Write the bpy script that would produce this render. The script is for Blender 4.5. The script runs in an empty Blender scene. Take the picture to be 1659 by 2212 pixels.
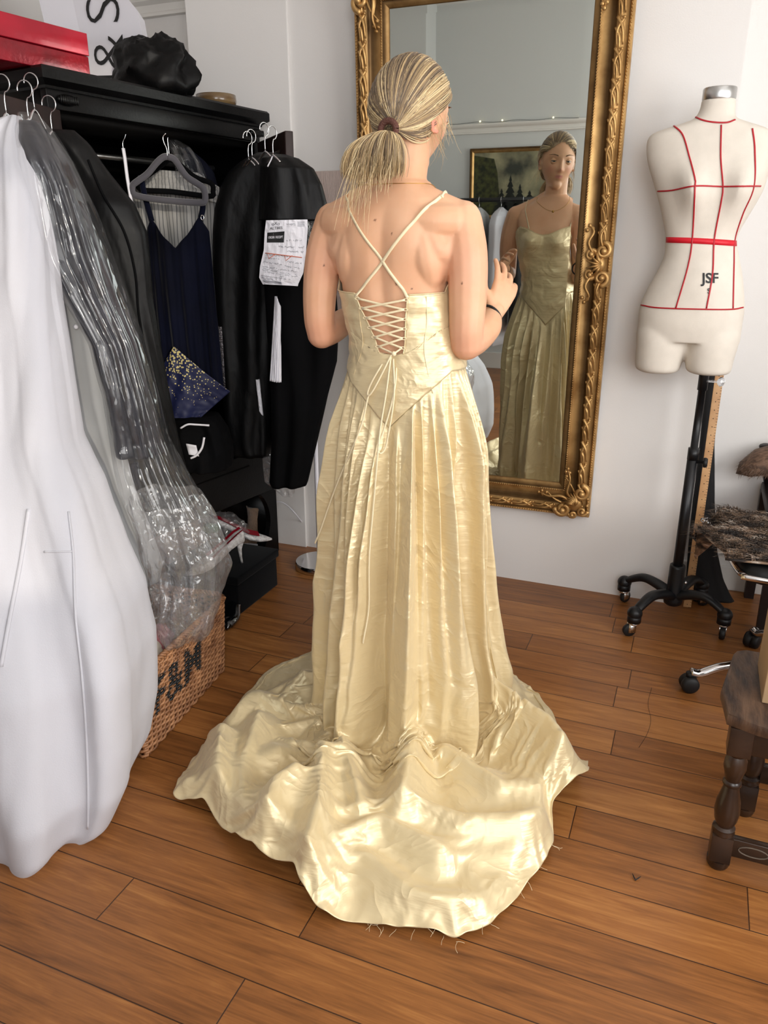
import bpy, bmesh, math, random, base64, zlib
import numpy as np
from mathutils import Vector, Matrix, noise as mnoise
random.seed(7); rng = np.random.RandomState(7)
PI = math.pi
SC = bpy.context.scene
COL = SC.collection
# ------------------------------------------------------------------ camera
CAM_H = 1.33; PITCH = math.radians(19.5); YAW = math.radians(22.0); FPX = 1656.0
cd = bpy.data.cameras.new('camera'); cam = bpy.data.objects.new('camera', cd); COL.objects.link(cam)
cd.sensor_fit = 'HORIZONTAL'; cd.sensor_width = 36.0; cd.lens = 36.0 * FPX / 1659.0
cd.clip_start = 0.05; cd.clip_end = 60
cam.location = (0, 0, CAM_H); cam.rotation_euler = (PI/2 - PITCH, 0, YAW)
SC.camera = cam
# ------------------------------------------------------------------ world, light, exposure
w = bpy.data.worlds.new('world'); SC.world = w; w.use_nodes = True
bg = w.node_tree.nodes['Background']; bg.inputs[0].default_value = (0.80, 0.90, 1.0, 1); bg.inputs[1].default_value = 1.2
def area(name, loc, rot, sx, sy, e, col=(1, 1, 1)):
    l = bpy.data.lights.new(name, 'AREA'); l.shape = 'RECTANGLE'; l.size = sx; l.size_y = sy; l.energy = e; l.color = col
    o = bpy.data.objects.new(name, l); o.location = loc; o.rotation_euler = rot; COL.objects.link(o); return o
# daylight entering through the window in the right wall and the one behind the photographer
area('window_daylight_right', (1.93, 0.9, 1.75), (0, math.radians(97), 0), 1.7, 1.9, 84, (1.0, 0.99, 0.975))
area('window_daylight_rear', (0.75, -0.92, 1.75), (math.radians(82), 0, 0), 1.3, 1.7, 42, (0.98, 0.99, 1.0))
sun = bpy.data.lights.new('sun', 'SUN'); sun.energy = 1.1; sun.angle = math.radians(1.2); sun.color = (1, 0.9, 0.74)
so = bpy.data.objects.new('sun', sun); COL.objects.link(so)
so.rotation_euler = (Vector((0.655, -0.745, 0.13))).to_track_quat('Z', 'Y').to_euler()
SC.view_settings.view_transform = 'Standard'; SC.view_settings.look = 'None'
SC.view_settings.exposure = 0.08; SC.view_settings.gamma = 1.0; SC.view_settings.use_curve_mapping = False

# ------------------------------------------------------------------ geometry of the view, used to find where things stand
_f = FPX; _H = np.array([-math.sin(YAW), math.cos(YAW), 0]); _R = np.array([math.cos(YAW), math.sin(YAW), 0]); _Z = np.array([0, 0, 1.])
_C = np.array([0, 0, CAM_H]); _F = _H*math.cos(PITCH) - _Z*math.sin(PITCH); _U = _H*math.sin(PITCH) + _Z*math.cos(PITCH)
def ray(u, v): return _F + _R*(u-829.5)/_f - _U*(v-1106)/_f
def atz(u, v, z=0.0): r = ray(u, v); return _C + r*(z-CAM_H)/r[2]
def aty(u, v, y): r = ray(u, v); return _C + r*y/r[1]
def atd(u, v, d): r = ray(u, v); return _C + r*d/(r @ _H)

# ------------------------------------------------------------------ mesh helpers
class MB:
    def __init__(s): s.v = []; s.f = []; s.uv = None
    def add(s, vs, fs):
        k = len(s.v); s.v += [tuple(map(float, p)) for p in vs]; s.f += [tuple(i+k for i in f) for f in fs]; return s
    def box(s, x0, x1, y0, y1, z0, z1, M=None, bev=0):
        vs = [(x, y, z) for z in (z0, z1) for y in (y0, y1) for x in (x0, x1)]
        fs = [(0,2,3,1), (4,5,7,6), (0,1,5,4), (2,6,7,3), (0,4,6,2), (1,3,7,5)]
        if bev:
            bm = bmesh.new(); bv = [bm.verts.new(p) for p in vs]
            for f in fs: bm.faces.new([bv[i] for i in f])
            bmesh.ops.bevel(bm, geom=bm.edges[:], offset=bev, segments=2, profile=0.6, affect='EDGES')
            bm.verts.index_update(); vs = [tuple(q.co) for q in bm.verts]; fs = [tuple(q.index for q in f.verts) for f in bm.faces]; bm.free()
        if M is not None: vs = [tuple(M @ Vector(p)) for p in vs]
        return s.add(vs, fs)
    def tube(s, pts, rad, n=8, cap=True, flat=1.0, up=None):
        P = [np.array(p, float) for p in pts]; m = len(P)
        if not hasattr(rad, '__len__'): rad = [rad]*m
        T = []
        for i in range(m):
            t = P[min(i+1, m-1)] - P[max(i-1, 0)]; L = np.linalg.norm(t); T.append(t/L if L > 1e-9 else np.array([0, 0, 1.]))
        ref = np.array(up if up is not None else ([0, 0, 1.] if abs(T[0][2]) < 0.9 else [1., 0, 0]), float)
        a = np.cross(T[0], ref); a /= np.linalg.norm(a)+1e-12
        vs = []
        for i in range(m):
            a = a - T[i]*(a @ T[i]); a /= np.linalg.norm(a)+1e-12; b = np.cross(T[i], a)
            for k in range(n):
                th = 2*PI*k/n; vs.append(P[i] + rad[i]*(math.cos(th)*a + flat*math.sin(th)*b))
        fs = [(i*n+k, i*n+(k+1) % n, (i+1)*n+(k+1) % n, (i+1)*n+k) for i in range(m-1) for k in range(n)]
        if cap: fs += [tuple(range(n-1, -1, -1)), tuple((m-1)*n+k for k in range(n))]
        return s.add(vs, fs)
    def rings(s, R, close=True, cap=False):
        n = len(R[0]); m = len(R); vs = [p for r in R for p in r]; kk = n if close else n-1
        fs = [(i*n+k, i*n+(k+1) % n, (i+1)*n+(k+1) % n, (i+1)*n+k) for i in range(m-1) for k in range(kk)]
        if cap: fs += [tuple(range(n-1, -1, -1)), tuple((m-1)*n+k for k in range(n))]
        return s.add(vs, fs)
    def lathe(s, prof, c=(0, 0, 0), n=24, M=None, cap=True):
        R = [[(c[0]+r*math.cos(2*PI*k/n), c[1]+r*math.sin(2*PI*k/n), c[2]+z) for k in range(n)] for r, z in prof]
        if M is not None: R = [[tuple(M @ Vector(p)) for p in r] for r in R]
        return s.rings(R, cap=cap)
    def sphere(s, c, r, n=10, m=7, sc=(1, 1, 1), M=None):
        R = []
        for i in range(m+1):
            ph = PI*i/m; ph = min(max(ph, 0.03), PI-0.03)
            R.append([(r*sc[0]*math.sin(ph)*math.cos(2*PI*k/n), r*sc[1]*math.sin(ph)*math.sin(2*PI*k/n), -r*sc[2]*math.cos(ph)) for k in range(n)])
        if M is not None: R = [[tuple(M @ Vector(p)) for p in q] for q in R]
        R = [[(p[0]+c[0], p[1]+c[1], p[2]+c[2]) for p in q] for q in R]
        return s.rings(R, cap=True)
    def grid(s, fn, nu, nv, cu=False):
        vs = [fn(i/(nu if cu else nu-1), j/(nv-1)) for j in range(nv) for i in range(nu)]
        kk = nu if cu else nu-1
        return s.add(vs, [(j*nu+i, j*nu+(i+1) % nu, (j+1)*nu+(i+1) % nu, (j+1)*nu+i) for j in range(nv-1) for i in range(kk)])
def worldloc(o):
    M = Matrix.Identity(4)
    while o is not None:
        M = o.matrix_basis @ M; o = o.parent
    return M
def obj(name, mb, mat=None, parent=None, smooth=True, local=False, label=None, mods=None, sharp=None):
    """link ONE mesh object; vertices are given in room coordinates unless local"""
    V = np.array(mb.v, float).reshape(-1, 3)
    if parent is not None and not local:
        Mi = np.array(worldloc(parent).inverted()); V = V @ Mi[:3, :3].T + Mi[:3, 3]
        loc = (0, 0, 0)
    elif parent is not None: loc = (0, 0, 0)
    else:
        lo, hi = V.min(0), V.max(0); loc = ((lo[0]+hi[0])/2, (lo[1]+hi[1])/2, lo[2]); V = V - np.array(loc)
    me = bpy.data.meshes.new(name); me.from_pydata(V.tolist(), [], mb.f); me.update()
    if smooth:
        me.polygons.foreach_set('use_smooth', [True]*len(me.polygons))
        if sharp: me.set_sharp_from_angle(angle=math.radians(sharp))
    for m_ in (mat if isinstance(mat, (list, tuple)) else [mat]):
        if m_: me.materials.append(m_)
    o = bpy.data.objects.new(name, me); COL.objects.link(o); o.location = loc
    if parent is not None: o.parent = parent
    if label: o['label'] = label
    for mm in (mods or []):
        kind, kw = mm; md = o.modifiers.new(kind.lower(), kind)
        for k, v_ in kw.items(): setattr(md, k, v_)
    return o
def tag(o, label, cat, group=None, kind=None):
    if label: o['label'] = label
    if cat: o['category'] = cat
    if group: o['group'] = group
    if kind: o['kind'] = kind
    return o
def thing(name, label, cat, loc, rotz=0, group=None):
    o = bpy.data.objects.new(name, None); COL.objects.link(o); o.location = tuple(map(float, loc)); o.rotation_euler = (0, 0, rotz)
    o.empty_display_size = 0.05
    return tag(o, label, cat, group)
def struct(name, mb, mat, parent=None, **k):
    o = obj(name, mb, mat, parent, **k)
    if parent is None: o['kind'] = 'structure'
    return o
def lerp(a, b, t): return a + (b-a)*t
def interp(keys, x):
    ks = [k[0] for k in keys]; return np.array([np.interp(x, ks, [k[i] for k in keys]) for i in range(1, len(keys[0]))])
def smooth_path(pts, n=8):
    """Catmull-Rom through the points"""
    P = [np.array(p, float) for p in pts]; P = [2*P[0]-P[1]] + P + [2*P[-1]-P[-2]]; out = []
    for i in range(1, len(P)-2):
        for k in range(n):
            t = k/n; out.append(0.5*((2*P[i]) + (P[i+1]-P[i-1])*t + (2*P[i-1]-5*P[i]+4*P[i+1]-P[i+2])*t*t + (-P[i-1]+3*P[i]-3*P[i+1]+P[i+2])*t**3))
    out.append(P[-2]); return out

# ------------------------------------------------------------------ materials
def srgb(r, g, b): return tuple(((c/255)/12.92 if c/255 <= 0.04045 else ((c/255+0.055)/1.055)**2.4) for c in (r, g, b)) + (1,)
def N(nt, t, **k):
    n = nt.nodes.new(t)
    for a, b in k.items():
        if a.startswith('i_'):
            nm = a[2:]; n.inputs[int(nm) if nm.isdigit() else nm].default_value = b
        else: setattr(n, a, b)
    return n
def mat(name, col, rough=0.6, metal=0.0, var=0.0, vscale=6.0, col2=None, bump=0.0, bscale=40.0, sheen=0, coat=0, coatr=0.1, trans=0, ior=1.45, sss=0, stretch=(1, 1, 1), aniso=0, spec=0.5, bdist=0.01, detail=4.0, rvar=0, tlight=0.0):
    m = bpy.data.materials.new(name); m.use_nodes = True; nt = m.node_tree; b = nt.nodes['Principled BSDF']; L = nt.links.new
    b.inputs['Base Color'].default_value = col; b.inputs['Roughness'].default_value = rough; b.inputs['Metallic'].default_value = metal
    b.inputs['Sheen Weight'].default_value = sheen; b.inputs['Coat Weight'].default_value = coat; b.inputs['Coat Roughness'].default_value = coatr
    b.inputs['Transmission Weight'].default_value = trans; b.inputs['IOR'].default_value = ior; b.inputs['Specular IOR Level'].default_value = spec
    b.inputs['Anisotropic'].default_value = aniso
    if sss: b.inputs['Subsurface Weight'].default_value = sss; b.inputs['Subsurface Radius'].default_value = (0.012, 0.005, 0.003); b.inputs['Subsurface Scale'].default_value = 1.0
    tc = N(nt, 'ShaderNodeTexCoord'); mp = N(nt, 'ShaderNodeMapping'); mp.inputs['Scale'].default_value = stretch; L(tc.outputs['Object'], mp.inputs[0])
    if var or col2:
        n1 = N(nt, 'ShaderNodeTexNoise', i_Scale=vscale, i_Detail=detail); L(mp.outputs[0], n1.inputs['Vector'])
        cr = N(nt, 'ShaderNodeValToRGB'); c2 = col2 or tuple(c*(1-var) for c in col[:3])+(1,)
        cr.color_ramp.elements[0].color = c2; cr.color_ramp.elements[0].position = 0.35; cr.color_ramp.elements[1].color = col; cr.color_ramp.elements[1].position = 0.65
        L(n1.outputs[0], cr.inputs[0]); L(cr.outputs[0], b.inputs['Base Color'])
        if rvar:
            mr = N(nt, 'ShaderNodeMapRange'); mr.inputs[3].default_value = rough-rvar; mr.inputs[4].default_value = rough+rvar; L(n1.outputs[0], mr.inputs[0]); L(mr.outputs[0], b.inputs['Roughness'])
    if bump:
        n2 = N(nt, 'ShaderNodeTexNoise', i_Scale=bscale, i_Detail=3.0); L(mp.outputs[0], n2.inputs['Vector'])
        bp = N(nt, 'ShaderNodeBump', i_Strength=bump, i_Distance=bdist); L(n2.outputs[0], bp.inputs['Height']); L(bp.outputs[0], b.inputs['Normal'])
    if tlight:
        tr = N(nt, 'ShaderNodeBsdfTranslucent'); tr.inputs[0].default_value = col; mx = N(nt, 'ShaderNodeMixShader'); mx.inputs[0].default_value = tlight
        out = nt.nodes['Material Output']; L(b.outputs[0], mx.inputs[1]); L(tr.outputs[0], mx.inputs[2]); L(mx.outputs[0], out.inputs[0])
    return m
M = {}
M['wall'] = mat('wall_paint', srgb(226, 223, 220), 0.7, bump=0.12, bscale=220, bdist=0.002, var=0.015, vscale=3)
M['wallgrey'] = mat('rear_wall_paint', srgb(205, 207, 206), 0.7, bump=0.1, bscale=200, bdist=0.002)
M['ceil'] = mat('ceiling_paint', srgb(236, 234, 231), 0.8)
M['trim'] = mat('trim_gloss_paint', srgb(224, 221, 216), 0.4)
M['black'] = mat('black_gloss_wood', srgb(9, 9, 10), 0.36, var=0.5, vscale=3, stretch=(6, 1, 6), bump=0.15, bscale=18, bdist=0.003, spec=0.22)
M['inside'] = mat('wardrobe_inside', srgb(7, 6, 6), 0.7, var=0.4, vscale=3, spec=.1)
M['doorbrown'] = mat('dark_brown_wood', srgb(38, 18, 14), 0.45, col2=srgb(20, 10, 9), vscale=6, stretch=(4, 4, 0.6))
M['chrome'] = mat('chrome', (0.75, 0.75, 0.76, 1), 0.12, 1.0)
M['steel'] = mat('brushed_steel', (0.55, 0.55, 0.54, 1), 0.3, 1.0, aniso=0.5)
M['wire'] = mat('hanger_wire', (0.7, 0.7, 0.72, 1), 0.25, 1.0)
M['blackmetal'] = mat('black_powder_coat', srgb(14, 15, 18), 0.42, bump=0.05, bscale=120, bdist=0.001)
M['rubber'] = mat('black_rubber', srgb(18, 18, 19), 0.55)
def gold():
    m = mat('gilt_dark_creases', srgb(176, 130, 66), 0.44, 0.7, bump=0.15, bscale=70, bdist=0.002, spec=0.5); nt = m.node_tree; L = nt.links.new; b = nt.nodes['Principled BSDF']
    tc = N(nt, 'ShaderNodeTexCoord'); n1 = N(nt, 'ShaderNodeTexNoise', i_Scale=14.0, i_Detail=6.0); L(tc.outputs['Object'], n1.inputs['Vector'])
    cr = N(nt, 'ShaderNodeValToRGB'); e = cr.color_ramp.elements; e[0].position = 0.3; e[0].color = srgb(150, 112, 64); e[1].position = 0.62; e[1].color = srgb(204, 164, 106)
    L(n1.outputs[0], cr.inputs[0])
    ge = N(nt, 'ShaderNodeNewGeometry'); c2 = N(nt, 'ShaderNodeValToRGB'); e = c2.color_ramp.elements; e[0].position = 0.44; e[0].color = srgb(60, 40, 22); e[1].position = 0.52; e[1].color = (1, 1, 1, 1)  # colour turns dark brown in the creases of the carving
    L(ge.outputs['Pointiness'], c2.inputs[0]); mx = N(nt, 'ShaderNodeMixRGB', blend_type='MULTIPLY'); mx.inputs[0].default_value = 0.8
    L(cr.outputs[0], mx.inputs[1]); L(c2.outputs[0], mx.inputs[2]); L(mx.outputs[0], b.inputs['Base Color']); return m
M['gold'] = gold()
def floor_mat():
    m = bpy.data.materials.new('oak_plank_floor'); m.use_nodes = True; nt = m.node_tree; L = nt.links.new; b = nt.nodes['Principled BSDF']
    tc = N(nt, 'ShaderNodeTexCoord'); sx = N(nt, 'ShaderNodeSeparateXYZ'); L(tc.outputs['Object'], sx.inputs[0])
    def mth(op, a, bb=None, c=None):
        n = N(nt, 'ShaderNodeMath', operation=op)
        for i, q in enumerate((a, bb, c)):
            if q is None: continue
            if isinstance(q, (int, float)): n.inputs[i].default_value = q
            else: L(q, n.inputs[i])
        return n.outputs[0]
    W_ = 0.12; y = mth('DIVIDE', mth('SUBTRACT', sx.outputs[1], 1.513-W_*12), W_); row = mth('FLOOR', y); fy = mth('FRACT', y)
    wn = N(nt, 'ShaderNodeTexWhiteNoise', noise_dimensions='1D'); L(row, wn.inputs['W'])
    xo = mth('ADD', mth('DIVIDE', sx.outputs[0], 1.15), mth('MULTIPLY', wn.outputs['Value'], 7.3)); pc = mth('FLOOR', xo); fx = mth('FRACT', xo)
    cb = N(nt, 'ShaderNodeCombineXYZ'); L(pc, cb.inputs[0]); L(row, cb.inputs[1]); wn2 = N(nt, 'ShaderNodeTexWhiteNoise', noise_dimensions='3D'); L(cb.outputs[0], wn2.inputs['Vector'])
    # grain
    off = N(nt, 'ShaderNodeVectorMath', operation='MULTIPLY_ADD'); off.inputs[1].default_value = (7, 7, 7); L(wn2.outputs['Color'], off.inputs[0]); L(tc.outputs['Object'], off.inputs[2])
    mp = N(nt, 'ShaderNodeMapping'); mp.inputs['Scale'].default_value = (1.3, 14, 1); L(off.outputs[0], mp.inputs[0])
    n1 = N(nt, 'ShaderNodeTexNoise', i_Scale=3.0, i_Detail=9.0, i_Roughness=0.62, i_Distortion=0.7); L(mp.outputs[0], n1.inputs['Vector'])
    mp2 = N(nt, 'ShaderNodeMapping'); mp2.inputs['Scale'].default_value = (2.5, 60, 1); L(off.outputs[0], mp2.inputs[0])
    n2 = N(nt, 'ShaderNodeTexNoise', i_Scale=4.0, i_Detail=4.0); L(mp2.outputs[0], n2.inputs['Vector'])
    n3 = N(nt, 'ShaderNodeTexVoronoi', i_Scale=2.2); n3.inputs['Randomness'].default_value = 1.0; mp3 = N(nt, 'ShaderNodeMapping'); mp3.inputs['Scale'].default_value = (0.7, 1.8, 1); L(off.outputs[0], mp3.inputs[0]); L(mp3.outputs[0], n3.inputs['Vector'])
    cr = N(nt, 'ShaderNodeValToRGB'); e = cr.color_ramp.elements; e[0].position = 0.22; e[0].color = srgb(96, 58, 28); e[1].position = 0.78; e[1].color = srgb(180, 124, 68)
    q = cr.color_ramp.elements.new(0.5); q.color = srgb(142, 90, 46)
    mixv = mth('ADD', mth('MULTIPLY', n1.outputs[0], 0.72), mth('MULTIPLY', n2.outputs[0], 0.28)); v = mth('ADD', mixv, mth('MULTIPLY', mth('SUBTRACT', wn2.outputs['Value'], 0.5), 0.2)); L(v, cr.inputs[0])
    kn = N(nt, 'ShaderNodeValToRGB'); e = kn.color_ramp.elements; e[0].position = 0.012; e[0].color = (0.12, 0.07, 0.04, 1); e[1].position = 0.05; e[1].color = (1, 1, 1, 1); L(n3.outputs['Distance'], kn.inputs[0])
    mk = N(nt, 'ShaderNodeMixRGB', blend_type='MULTIPLY'); mk.inputs[0].default_value = 0.75; L(cr.outputs[0], mk.inputs[1]); L(kn.outputs[0], mk.inputs[2])
    ed = mth('MINIMUM', mth('MINIMUM', fy, mth('SUBTRACT', 1.0, fy)), mth('MULTIPLY', mth('MINIMUM', fx, mth('SUBTRACT', 1.0, fx)), 9.5))
    gp = N(nt, 'ShaderNodeMapRange'); gp.inputs[1].default_value = 0.004; gp.inputs[2].default_value = 0.016; L(ed, gp.inputs[0])
    mg = N(nt, 'ShaderNodeMixRGB'); mg.inputs[1].default_value = srgb(45, 25, 12); L(gp.outputs[0], mg.inputs[0]); L(mk.outputs[0], mg.inputs[2]); L(mg.outputs[0], b.inputs['Base Color'])
    rr = N(nt, 'ShaderNodeMapRange'); rr.inputs[3].default_value = 0.26; rr.inputs[4].default_value = 0.44; L(n1.outputs[0], rr.inputs[0]); L(rr.outputs[0], b.inputs['Roughness'])
    hh = mth('ADD', mth('MULTIPLY', gp.outputs[0], 1.0), mth('MULTIPLY', n2.outputs[0], 0.15)); bp = N(nt, 'ShaderNodeBump', i_Strength=0.35, i_Distance=0.002); L(hh, bp.inputs['Height']); L(bp.outputs[0], b.inputs['Normal'])
    b.inputs['Specular IOR Level'].default_value = 0.4
    return m
M['floor'] = floor_mat()
def film(name, tint=(1, 1, 1), base=0.10, edge=0.75, bump=1.0, sc=14.0, milky=0.25, rough=0.12):
    """thin clear or milky plastic film: see-through sheet with creased glossy highlights"""
    m = bpy.data.materials.new(name); m.use_nodes = True; nt = m.node_tree; L = nt.links.new; nt.nodes.remove(nt.nodes['Principled BSDF']); out = nt.nodes['Material Output']
    tc = N(nt, 'ShaderNodeTexCoord'); vo = N(nt, 'ShaderNodeTexVoronoi', feature='DISTANCE_TO_EDGE', i_Scale=sc); nz = N(nt, 'ShaderNodeTexNoise', i_Scale=sc*0.6, i_Detail=3.0)
    ad = N(nt, 'ShaderNodeMixRGB'); ad.inputs[0].default_value = 0.12; L(tc.outputs['Object'], ad.inputs[1]); L(nz.outputs['Color'], ad.inputs[2]); mp = N(nt, 'ShaderNodeMapping'); mp.inputs['Scale'].default_value = (1.3, 1.3, 0.55); L(ad.outputs[0], mp.inputs[0]); L(mp.outputs[0], vo.inputs['Vector'])
    L(tc.outputs['Object'], nz.inputs['Vector'])
    hs = N(nt, 'ShaderNodeMath', operation='ADD'); L(vo.outputs['Distance'], hs.inputs[0]); L(nz.outputs[0], hs.inputs[1])
    bp = N(nt, 'ShaderNodeBump', i_Strength=bump, i_Distance=0.02); L(hs.outputs[0], bp.inputs['Height'])
    gl = N(nt, 'ShaderNodeBsdfGlossy'); gl.inputs['Roughness'].default_value = rough; L(bp.outputs[0], gl.inputs['Normal'])
    tr = N(nt, 'ShaderNodeBsdfTransparent'); tr.inputs[0].default_value = tint + (1,); df = N(nt, 'ShaderNodeBsdfDiffuse'); df.inputs[0].default_value = (0.75, 0.76, 0.78, 1)
    tl = N(nt, 'ShaderNodeBsdfTranslucent'); tl.inputs[0].default_value = (0.7, 0.7, 0.72, 1); ds = N(nt, 'ShaderNodeMixShader'); ds.inputs[0].default_value = 0.4; L(df.outputs[0], ds.inputs[1]); L(tl.outputs[0], ds.inputs[2])
    lw = N(nt, 'ShaderNodeLayerWeight', i_Blend=0.35); L(bp.outputs[0], lw.inputs['Normal']); mr = N(nt, 'ShaderNodeMapRange'); mr.inputs[3].default_value = base; mr.inputs[4].default_value = edge; L(lw.outputs['Facing'], mr.inputs[0])
    m1 = N(nt, 'ShaderNodeMixShader'); m1.inputs[0].default_value = milky; L(tr.outputs[0], m1.inputs[1]); L(ds.outputs[0], m1.inputs[2])
    m2 = N(nt, 'ShaderNodeMixShader'); L(mr.outputs[0], m2.inputs[0]); L(m1.outputs[0], m2.inputs[1]); L(gl.outputs[0], m2.inputs[2]); L(m2.outputs[0], out.inputs[0])
    return m
M['film'] = film('clear_garment_film', milky=0.03, base=0.03, edge=0.26, sc=7.0, rough=.09, bump=.9)
M['filmbunch'] = film('bunched_garment_film', milky=0.16, base=0.06, edge=0.45, bump=1.0, sc=15.0)
def text_mesh(txt, size, M4, thick=0.0004, bold=0.0, font=None):
    """lettering as real geometry, lying in the x-y plane of matrix M4"""
    c = bpy.data.curves.new('t', 'FONT'); c.body = txt; c.size = size; c.extrude = thick; c.offset = bold; c.align_x = 'CENTER'; c.align_y = 'CENTER'; c.resolution_u = 3
    o = bpy.data.objects.new('t', c); COL.objects.link(o); dg = bpy.context.evaluated_depsgraph_get(); dg.update(); me = o.evaluated_get(dg).to_mesh()
    mb = MB(); mb.add([tuple(M4 @ v_.co) for v_ in me.vertices], [tuple(p.vertices) for p in me.polygons]); bpy.data.objects.remove(o); bpy.data.curves.remove(c); return mb
def frame_mat(o, x, y):
    """4x4 with origin o, x axis x, y axis y (arrays)"""
    x = Vector(x).normalized(); y = Vector(y); y = (y - x*y.dot(x)).normalized(); z = x.cross(y)
    m = Matrix(((x[0], y[0], z[0], o[0]), (x[1], y[1], z[1], o[1]), (x[2], y[2], z[2], o[2]), (0, 0, 0, 1))); return m
# ================================================================== the room
YB = 2.91; YA = 3.145; XL = -2.75; XR = 2.0; YR = -1.0; ZC = 2.95
struct('floor', MB().box(XL-0.1, XR+0.1, YR-0.1, YA+0.1, -0.06, 0.0), M['floor'], smooth=False)
struct('ceiling', MB().box(XL-0.1, XR+0.1, YR-0.1, YA+0.1, ZC, ZC+0.06), M['ceil'], smooth=False)
struct('wall_back', MB().box(-1.997, 0.02, YB, YA+0.1, 0, ZC), M['wall'], smooth=False)
mb = MB(); mb.box(XL-0.1, -1.997, YA, YA+0.1, 0, ZC); mb.box(0.02, XR+0.1, YA, YA+0.1, 0, ZC)
struct('wall_alcove', mb, M['wall'], smooth=False)
struct('wall_panel', MB().box(-1.997, -1.556, YB-0.014, YB, 0, ZC, bev=0.003), M['wall'], smooth=False)
struct('wall_left', MB().box(XL-0.1, XL, YR, YA, 0, ZC), M['wall'], smooth=False)
# right wall with its window opening
mb = MB(); y0, y1, z0, z1 = -0.05, 1.85, 0.85, 2.65
mb.box(XR, XR+0.12, YR, y0, 0, ZC); mb.box(XR, XR+0.12, y1, YA, 0, ZC); mb.box(XR, XR+0.12, y0, y1, 0, z0); mb.box(XR, XR+0.12, y0, y1, z1, ZC)
struct('wall_right', mb, M['wall'], smooth=False)
wf = MB()
for a, b_ in ((y0, y0+.05), (y1-.05, y1), ((y0+y1)/2-.025, (y0+y1)/2+.025)): wf.box(XR+.02, XR+.08, a, b_, z0, z1)
for a, b_ in ((z0, z0+.06), (z1-.05, z1), (1.72, 1.77)): wf.box(XR+.02, XR+.08, y0, y1, a, b_)
struct('window_1', wf, M['trim'], smooth=False)
# rear wall with the second window
mb = MB(); x0, x1, z0, z1 = 0.1, 1.4, 0.9, 2.6
mb.box(XL, x0, YR-.12, YR, 0, ZC); mb.box(x1, XR, YR-.12, YR, 0, ZC); mb.box(x0, x1, YR-.12, YR, 0, z0); mb.box(x0, x1, YR-.12, YR, z1, ZC)
struct('wall_rear', mb, M['wallgrey'], smooth=False)
wf = MB()
for a, b_ in ((x0, x0+.05), (x1-.05, x1), ((x0+x1)/2-.025, (x0+x1)/2+.025)): wf.box(a, b_, YR-.09, YR-.03, z0, z1)
for a, b_ in ((z0, z0+.06), (z1-.05, z1)): wf.box(x0, x1, YR-.09, YR-.03, a, b_)
struct('window_2', wf, M['trim'], smooth=False)
def rail(name, x0, x1, y, dirn, z, h=0.075, d=0.022):
    """picture-rail moulding: profile run along x"""
    pr = [(0, 0), (d*.5, .004), (d*.45, h*.18), (d*.2, h*.25), (d*.25, h*.55), (d*.8, h*.7), (d, h*.85), (d*.9, h), (0, h)]
    mb = MB(); mb.rings([[(x, y+dirn*p[0], z+p[1]) for p in pr] for x in (x0, x1)], close=False); struct(name, mb, M['trim'], smooth=False)
rail('trim_1', XL, -1.997, YA, -1, 2.225, 0.085, 0.03)
rail('trim_2', XL, XR, YR, 1, 1.885, 0.075, 0.03)
struct('baseboard_back', MB().box(0.02, XR, YA-0.018, YA, 0, 0.10, bev=0.004), M['trim'], smooth=False)
struct('baseboard_rear', MB().box(XL, XR, YR, YR+0.02, 0, 0.14, bev=0.004), M['trim'], smooth=False)
# boxed-in pipe in the rear corner seen high in the mirror
struct('trim_3', MB().box(-2.75, -2.16, YR, YR+0.25, 2.01, ZC), M['wallgrey'], smooth=False)

# unseen white blind, added to keep direct sun out at the right window
bl = mat('added_blind_fabric', srgb(238, 238, 236), .9, tlight=.3)
rb_ = thing('added_sun_blind', 'unseen white blind added to block the sun at the right window', 'blind', (XR-.03, .9, .82))
obj('fabric', MB().box(XR-.022, XR-.018, -.10, 1.90, .82, 2.68), bl, rb_); obj('roller', MB().tube([(XR-.03, -.12, 2.70), (XR-.03, 1.92, 2.70)], .022, 14), M['trim'], rb_)
# ================================================================== tall gilt mirror, hung so that its top leans a little into the room
MW, MH = 0.935, 1.875; MX = -0.309 - MW/2; BAND = 0.125
mir = thing('wall_mirror', 'tall mirror in an ornate gilt frame hanging on the white wall', 'mirror', (MX, 2.893, 0.325)); mir.rotation_euler = (math.radians(1.9), 0, math.radians(.45))
def sweep_frame(prof, mb, W=MW, Hh=MH):
    """prof: (distance in from the outer edge, height off the wall); mitred round the rectangle"""
    R = []
    for d, h in prof:
        R.append([(-W/2+d, -h, d), (W/2-d, -h, d), (W/2-d, -h, Hh-d), (-W/2+d, -h, Hh-d)])
    mb.rings(R); return mb
pr = [(0, 0), (0, .028), (.004, .033), (.010, .033), (.014, .028), (.018, .027), (.022, .036), (.030, .041), (.042, .041), (.050, .036), (.053, .030), (.060, .024), (.075, .021), (.090, .024), (.096, .029), (.100, .030), (.104, .024), (.110, .022), (.121, .016), (BAND, .010), (BAND, 0)]
fr = obj('frame', sweep_frame(pr, MB()), M['gold'], mir, local=True, sharp=35)
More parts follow.
